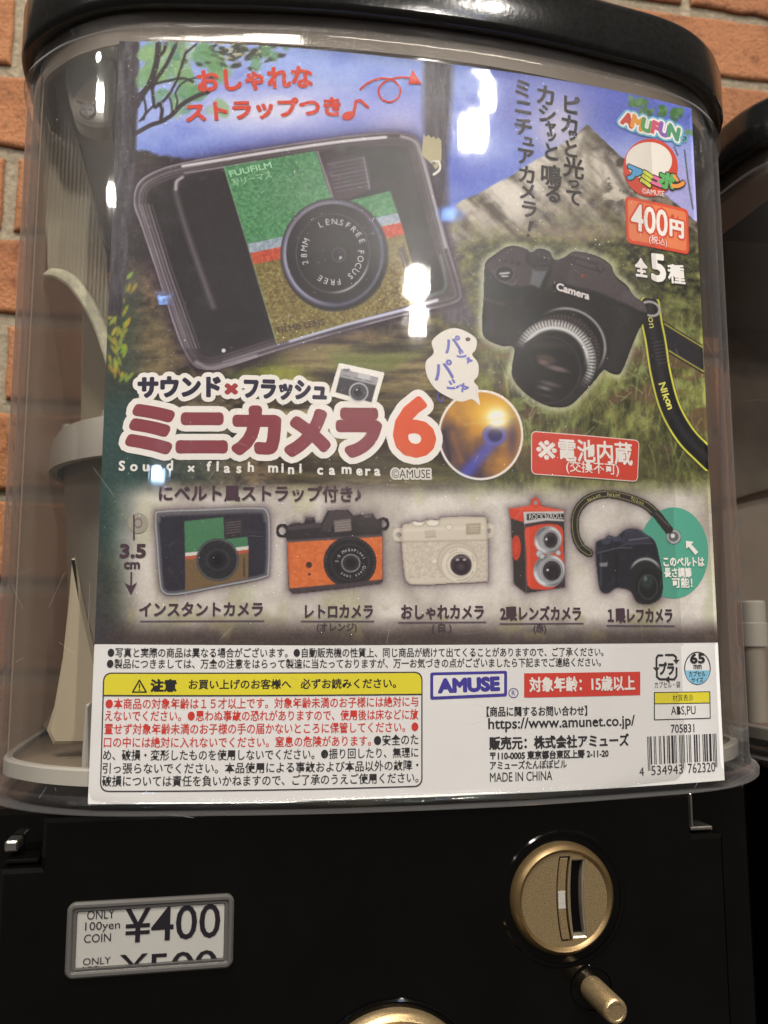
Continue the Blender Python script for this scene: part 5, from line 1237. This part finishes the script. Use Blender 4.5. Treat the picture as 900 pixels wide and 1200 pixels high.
sub = 'Sound × flash mini camera'; xs = [143, 157, 171, 185, 199, None, 224, None, 245, 255, 266, 280, 294, None, 320, 331, 341, 352, None, 375, 389, 406, 421, 431, 442]
for ch, x in zip(sub, xs):
    if x: A.glyph_at(ch, x, (546 if ch not in 'fldhtmi' else 544.5) + (x - 143) * .019 + (0 if ch in 'Sfldh' else (.6 if ch in 'i' else 2)), 16, (228, 224, 214), 0, 0, .55)
A.build('subtitle_lettering', poster)
A = Art(6); A.text('©AMUSE', (459, 560.5), (504, 560.5), 10.5, (44, 40, 44), outline=[(2.2, (214, 208, 196))]); A.build('copyright_lettering', poster)
A = Art(6); A.text('にベルト風ストラップ付き♪', (186, 588), (423, 589), 20, PUR, bold=.55); A.build('strap_note_lettering', poster)

# speech bubble over the round flash picture
paint_flash().build('flash_picture', poster, 5)
A = Art(6); BW = (226, 220, 208)
outline = catmull([(520, 388), (534, 385), (548, 390), (558, 398), (557, 410), (553, 416), (560, 426), (560, 440), (555, 447), (560, 454), (560, 462), (562, 475), (553, 468), (540, 471), (526, 466), (510, 456), (500, 440), (499, 424), (508, 414), (506, 400)], 4)
A.poly(outline, BW); BP = (112, 112, 182)
for ch, x, y, s_, a in (('パ', 530, 404, 22, 12), ('シ', 541, 416, 12, -28), ('ャ', 549, 423, 10, -28), ('パ', 519, 434, 26, 12), ('シ', 531, 452, 16, -25), ('ャ', 543, 455, 14, -25)): A.glyph_at(ch, x, y, s_, BP, 1, a, .7)
A.ellipse(548, 398, 3, 2.4, (96, 80, 76), 1); A.stroke(catmull([(514, 460), (512, 466), (517, 471), (519, 466)], 4, False), 1.8, (92, 84, 150), 1)
A.build('speech_bubble', poster)
# battery notice
A = Art(6); A.rrect_px([(622, 505), (749, 516), (747, 565), (622, 556)], .0022, RED, border=(226, 200, 186), bw=.0004)
A.build('battery_notice', poster); bn = bpy.data.objects['battery_notice']
A = Art(8); A.text('※', (628, 538), (652, 540), 22, W_, bold=.5); A.text('電池内蔵', (654, 541), (741, 546), 26, W_, bold=.55); A.text('(交換不可)', (663, 555), (725, 559), 15, W_, bold=.15); A.build('notice_lettering', bn)
# shop logo word, badge and price
A = Art(6); LB = (112, 176, 204)
for ch, x, y, c in (('A', 735, 141, (196, 72, 66)), ('M', 746.5, 144.5, (222, 150, 62)), ('U', 757.5, 148, (92, 156, 92)), ('F', 767.5, 150.5, (200, 84, 108)), ('U', 778, 153, (140, 96, 168)), ('N', 789, 155.5, (84, 152, 108))):
    A.glyph_at(ch, x, y, 19, c, 0, -15, 1.5, [(4.0, LB), (2.0, W_)])
A.ellipse(801, 163, 4.6, 4.6, LB, 2, inner=.75); A.glyph_at('R', 801, 163, 6, LB, 2); A.build('logo_lettering', poster)
A = Art(6); A.ellipse(762, 197, 32, 34, (204, 74, 54)); A.ellipse(760, 189, 27, 22, (228, 220, 206), 1); A.build('round_badge', poster); rb = bpy.data.objects['round_badge']
A = Art(8)
for ch, x, y, s_, c in (('ア', 743, 205, 19, (86, 160, 206)), ('ミ', 757, 210, 18, (196, 200, 76)), ('ュ', 769, 213, 15, (218, 108, 148)), ('ポ', 781, 212, 20, (96, 172, 96)), ('ン', 794, 215, 17, (232, 150, 74))): A.glyph_at(ch, x, y, s_, c, 0, -12, 1.3, [(1.3, (60, 52, 44))])
A.text('©AMUSE', (752, 227.5), (778, 231), 6, (240, 226, 216), 3); A.build('badge_lettering', rb)
A = Art(6); A.rrect_px([(732, 230), (806, 246), (807, 299), (734, 285)], .0022, (216, 84, 54), border=(204, 74, 50), bw=.0003)
A.rrect_px([(735, 234), (803, 249), (804, 295), (737, 281)], .0016, (226, 128, 84), 2); A.build('price_badge', poster); pbg = bpy.data.objects['price_badge']
A = Art(8); OR = (206, 78, 50)
A.text('400', (739, 270), (782, 279), 30, W_, bold=.6, outline=[(2.2, OR)]); A.text('円', (784, 277), (801, 281), 19, W_, bold=1.0, outline=[(1.8, OR)]); A.text('えん', (785, 258), (797, 261), 6.5, OR, bold=.3); A.text('(税込)', (760, 286), (781, 291), 10.5, W_, outline=[(.9, OR)])
A.build('price_lettering', pbg)
A = Art(6); DK = (58, 52, 44)
A.text('全', (744, 324), (759, 326), 21, (236, 230, 220), bold=.7, outline=[(1.2, DK)]); A.text('5', (763, 330), (781, 332), 31, (236, 230, 220), bold=1.7, outline=[(1.2, DK)]); A.text('種', (783, 332), (803, 334), 21, (236, 230, 220), bold=.5, outline=[(1.2, DK)])
A.build('variety_lettering', poster)

# five small cameras with their captions
SMALL = [(paint_small_instant, 'small_instant_camera_picture', [('インスタントカメラ', (163, 722.5), (308, 722), 17)], ((165, 728), (309, 727.5))),
         (paint_retro, 'small_retro_camera_picture', [('レトロカメラ', (357, 724.5), (437, 724.5), 16), ('(オレンジ)', (371, 741), (418, 741), 11)], ((353, 728), (438, 728))),
         (paint_white_camera, 'small_white_camera_picture', [('おしゃれカメラ', (470, 726), (567, 726), 17), ('( 白 )', (506, 742), (529, 742), 12)], ((467, 729.5), (569, 729))),
         (paint_twin_lens, 'small_twin_lens_camera_picture', [('2眼レンズカメラ', (586, 727.5), (681, 727.5), 17), ('(赤)', (625, 743), (640, 743), 12)], ((586, 731), (683, 730.5)))]
lab = ['printed brown and green instant camera', 'printed orange and black retro camera', 'printed cream white camera', 'printed red camera with two lenses']
for (fn, nm, caps, ul), lb in zip(SMALL, lab):
    o = fn().build(nm, poster, 4, lb); A = Art(5)
    for t_, a, b_, h in caps: A.text(t_, a, b_, h, PUR, bold=.55 if h > 14 else .2)
    A.stroke([ul[0], ul[1]], 1.4, (96, 76, 92)); A.build('caption_lettering', o)
A = Art(3); A.ellipse(789, 648, 41, 53.5, (82, 160, 136)); A.build('teal_disc', poster); td = bpy.data.objects['teal_disc']
A = Art(8); A.text('このベルトは', (777, 664), (825, 664), 10, W_, bold=.4); A.text('長さ調節', (778, 677), (810, 677), 11, W_, bold=.3); A.text('可能！', (787, 689), (811, 689), 11, W_, bold=.3); A.poly([(803, 634), (812, 635), (809.5, 638), (817.5, 647), (814, 650.5), (806.5, 641), (803.5, 643)], W_)
A.build('disc_lettering', td)
o = paint_small_reflex().build('small_reflex_camera_picture', poster, 5, 'printed small black reflex camera with a looped strap'); A = Art(6)
A.text('１眼レフカメラ', (712, 730), (788, 730), 16, PUR, bold=.55); A.stroke([(711, 733), (790, 733.5)], 1.4, (96, 76, 92)); A.build('caption_lettering', o)
A = Art(6)
for i in range(5): A.glyph_at('Nikon'[i], 690 + i * 3.0, 586 - i * 1.3, 5.5, (196, 186, 110), 0, 22)
for i in range(5): A.glyph_at('Nikon'[i], 713 + i * 3.0, 579.5 + i * .3, 5.5, (196, 186, 110), 0, -6)
for i in range(5): A.glyph_at('Nikon'[i], 741 + i * 2.9, 584.5 + i * 1.5, 5.5, (196, 186, 110), 0, -27)
A.build('strap_lettering', o)
A = Art(6); A.text("ROCK'N'ROLL", (620, 609), (659, 607.5), 6, (212, 208, 204)); A.build('name_plate_lettering', bpy.data.objects['small_twin_lens_camera_picture'])
A = Art(6); A.arc_text('5.0 Megapixel', 411, 660, 16.5, 15.5, 172, 12.4, 5.2, (180, 176, 178)); A.arc_text('Glass lens', 411, 660, 16.5, 15.5, -18, 12.4, 5.2, (180, 176, 178)); A.build('lens_lettering', bpy.data.objects['small_retro_camera_picture'])
# size arrow
A = Art(5); A.ellipse(162, 613, 11.5, 12, (158, 150, 134)); A.ellipse(162, 613, 5, 6, (118, 104, 104), 1, inner=.72); A.text('3.5', (140, 654), (171, 654), 17, PUR, bold=1.0); A.text('cm', (145, 667), (164, 667), 8.5, PUR, bold=.6)
A.stroke([(157, 604), (157, 632)], 1.8, PUR, 1); A.stroke([(154, 671), (153.5, 692)], 1.9, PUR); A.poly([(146, 683), (153.5, 697), (161, 682), (154, 687)], PUR, 1); A.build('size_mark', poster)

# ------------------------------------------------------------------ white information block
zb = float(to_paper(108, 755)[1]); zt = float(to_paper(845, 757)[1])
A = Art(2); A.poly_xz([(-PW / 2 + .0001, .0001), (PW / 2 - .0001, .0001), (PW / 2 - .0001, zt), (-PW / 2 + .0001, zb)], (229, 226, 220)); A.build('information_panel', poster)
info = bpy.data.objects['information_panel']
TX = (44, 42, 44); RT = (204, 58, 48)
A = Art(4)
A.text('●写真と実際の商品は異なる場合がございます。●自動販売機の性質上、同じ商品が続けて出てくることがありますので、ご了承ください。', (126, 770.5), (707, 769), 11.5, TX, bold=.12)
A.text('●製品につきましては、万全の注意をはらって製造に当たっておりますが、万一お気づきの点がございましたら下記までご連絡ください。', (125, 783.5), (704, 781), 11.5, TX, bold=.12)
A.build('notice_lettering', info)
A = Art(4)
A.rrect_px([(121, 788), (495, 787), (495, 922), (117, 928)], .0030, (58, 54, 54)); 
A.rrect_px([(122.6, 789.6), (493.4, 788.6), (493.4, 920.4), (118.6, 926.4)], .0026, (229, 226, 220), 1)
A.build('warning_box', info); wbx = bpy.data.objects['warning_box']
A = Art(6); Q = [to_paper(*p) for p in [(122.6, 789.6), (493.4, 788.6), (493.6, 813), (122, 814.5)]]; top = round_quad(Q, .0026)
A.poly_xz(top[:14] + [tuple(Q[2]), tuple(Q[3])], (226, 212, 52)); A.stroke([(121.8, 815), (493.6, 813.6)], 1.6, (58, 54, 54), 1)
A.stroke([(163.5, 797), (171.5, 811), (155.5, 811)], 1.8, (40, 38, 34), 1, True); A.stroke([(163.5, 801.5), (163.5, 806)], 1.6, (40, 38, 34), 1); A.ellipse(163.5, 808.6, 1, 1, (40, 38, 34), 1)
A.text('注意', (176, 811), (207, 811), 15.5, (36, 34, 32), 1, bold=.8); A.text('お買い上げのお客様へ', (221, 808), (341, 807.5), 12, (40, 38, 34), 1, bold=.3); A.text('必ずお読みください。', (352, 807.5), (464, 806.5), 12, (40, 38, 34), 1, bold=.3)
A.build('warning_heading', wbx)
A = Art(6)
rows = [('●本商品の対象年齢は１５才以上です。対象年齢未満のお子様には絶対に与', 831, 828, RT), ('えないでください。●思わぬ事故の恐れがありますので、使用後は床などに放', 845, 843, RT), ('置せず対象年齢未満のお子様の手の届かないところに保管してください。●', 860.5, 857.5, RT),
        None, ('め、破損・変形したものを使用しないでください。●振り回したり、無理に', 891, 887.5, TX), ('引っ張らないでください。本品使用による事故および本品以外の故障・', 906.5, 902.5, TX), ('破損については責任を負いかねますので、ご了承のうえご使用ください。', 921.5, 917, TX)]
for i, r in enumerate(rows):
    if r: 
        A.text(r[0], (123.5 - i * .7, r[1]), (490, r[2]), 12.8, r[3], bold=.14)
    else:
        A.text('口の中には絶対に入れないでください。窒息の危険があります。', (121.5, 876), (434.5, 874), 12.8, RT, bold=.14); A.text('●安全のた', (438, 874), (490, 872.5), 12.8, TX, bold=.14)
A.build('warning_lettering', wbx)
A = Art(4); AB = (66, 58, 148)
A.rrect_px([(504, 788), (594, 786), (594, 816), (504, 820)], .0008, AB); A.rrect_px([(507.5, 791.5), (590.5, 789.5), (590.5, 812.5), (507.5, 816.2)], .0004, (229, 226, 220), 1); A.text('AMUSE', (513, 813), (586, 810), 17.5, AB, 2, bold=1.5)
A.ellipse(601.5, 812, 5.8, 5.8, AB, 0, inner=.84); A.glyph_at('R', 601.5, 812, 8, AB); A.build('maker_logo', info)
A = Art(4); A.rrect_px([(614, 789), (750, 787), (750, 814.5), (614, 817.5)], .0002, (208, 62, 50)); A.build('age_notice', info); an_ = bpy.data.objects['age_notice']
A = Art(6); A.text('対象年齢：15歳以上', (620, 811.5), (744, 809), 17, W_, bold=.5); A.build('age_lettering', an_)
A = Art(4)
A.text('【商品に関するお問い合わせ】', (570, 840), (688, 838.5), 11.5, TX, bold=.25); A.text('https://www.amunet.co.jp/', (572, 858.5), (744, 854), 16, TX, bold=.3)
A.text('販売元：株式会社アミューズ', (573, 879), (737, 874.5), 15, TX, bold=.5); A.text('〒110-0005 東京都台東区上野 2-11-20', (574, 891), (713, 887.5), 10, TX, bold=.35); A.text('アミューズたんぽぽビル', (574, 902), (664, 900), 10, TX, bold=.2); A.text('MADE IN CHINA', (574, 916.5), (647, 914), 10.5, TX, bold=.05)
A.build('contact_lettering', info)
# recycling mark, capsule size disc, material box, barcode
A = Art(4)
A.stroke([(776, 768), (771, 768), (769, 771), (769, 782)], 2.4, TX); A.stroke([(780, 767.5), (789, 767.5), (792, 770), (792, 774)], 2.4, TX); A.stroke([(792.5, 783), (792.5, 792), (790, 796), (783, 796)], 2.4, TX); A.stroke([(779, 796), (773, 796), (769.5, 793), (769.5, 787)], 2.4, TX)
for q in ([(765, 782), (773, 782), (769, 787)], [(788.5, 773), (796, 773), (792.2, 778)], [(784, 792), (784, 800), (778, 796)]): A.poly(q, TX, 1)
A.text('プラ', (772, 791), (790, 791), 14, TX, 1, bold=.7); A.text('カプセル・袋', (767, 806.5), (797, 806), 7.2, TX); A.build('recycling_mark', info)
A = Art(4); A.ellipse(817, 783, 15.5, 19.5, TX, 0, inner=.93); t_ = [math.pi * k / 24 for k in range(25)]; A.poly([(817 + 14.4 * math.cos(a), 785.5 + 16.2 * math.sin(a)) for a in t_], (132, 190, 214)); A.text('65', (808.5, 778), (826, 777.5), 11, TX, 1, bold=.7); A.text('mm', (812.5, 784), (822, 784), 4.6, TX, 1, bold=.2); A.text('カプセル', (807, 793), (826.5, 792.5), 5.8, TX, 1, bold=.15); A.text('サイズ', (810, 800), (824, 799.6), 5.6, TX, 1, bold=.15); A.build('capsule_size_mark', info)
A = Art(4); A.rrect_px([(766, 811), (832, 810), (832.5, 842), (766, 844)], .00008, TX); A.rrect_px([(767.1, 812.1), (830.9, 811.1), (831, 823.2), (767.1, 824.2)], .00005, (226, 212, 52), 1); A.rrect_px([(767.1, 825.4), (831, 824.4), (831.4, 840.9), (767.1, 842.9)], .00005, (229, 226, 220), 1)
A.text('材質表示', (788, 822), (812, 821.6), 7.4, TX, 2); A.text('ABS,PU', (786, 839.5), (815, 838.5), 10.5, TX, 2, bold=.1); A.build('material_box', info)
A = Art(4); A.text('705831', (786, 859), (813.5, 858), 9, TX, bold=.1)
Lc = ['0001101', '0011001', '0010011', '0111101', '0100011', '0110001', '0101111', '0111011', '0110111', '0001011']
code = '4534943762320'; par = {'4': 'LGLLGG'}['4']; bits = '101'
for c_, k in zip(code[1:7], par):
    l_ = Lc[int(c_)]; bits += l_ if k == 'L' else ''.join('1' if b_ == '0' else '0' for b_ in l_)[::-1]
bits += '01010' + ''.join(''.join('1' if b_ == '0' else '0' for b_ in Lc[int(c_)]) for c_ in code[7:]) + '101'
i = 0
while i < 95:
    if bits[i] == '1':
        j = i
        while j < 95 and bits[j] == '1': j += 1
        guard = i < 3 or 45 <= i < 50 or i >= 92
        f0, f1 = i / 95, j / 95
        X_ = lambda f, y: 758 + f * 81 + (y - 862) * .03
        y0, y1 = 863 - f0 * 3.5, (903 if guard else 896) - f0 * 4.5
        A.poly([(X_(f0, y0), y0), (X_(f1, y0), y0), (X_(f1, y1), y1), (X_(f0, y1), y1)], (46, 42, 46)); i = j
    else: i += 1
A.text('4', (749, 909.5), (754.5, 909.2), 9.5, TX); A.text('534943', (763, 908.5), (800, 906.5), 10, TX); A.text('762320', (806, 906), (838, 904), 10, TX); A.build('barcode', info)
bpy.data.objects.remove(FONT_OB)
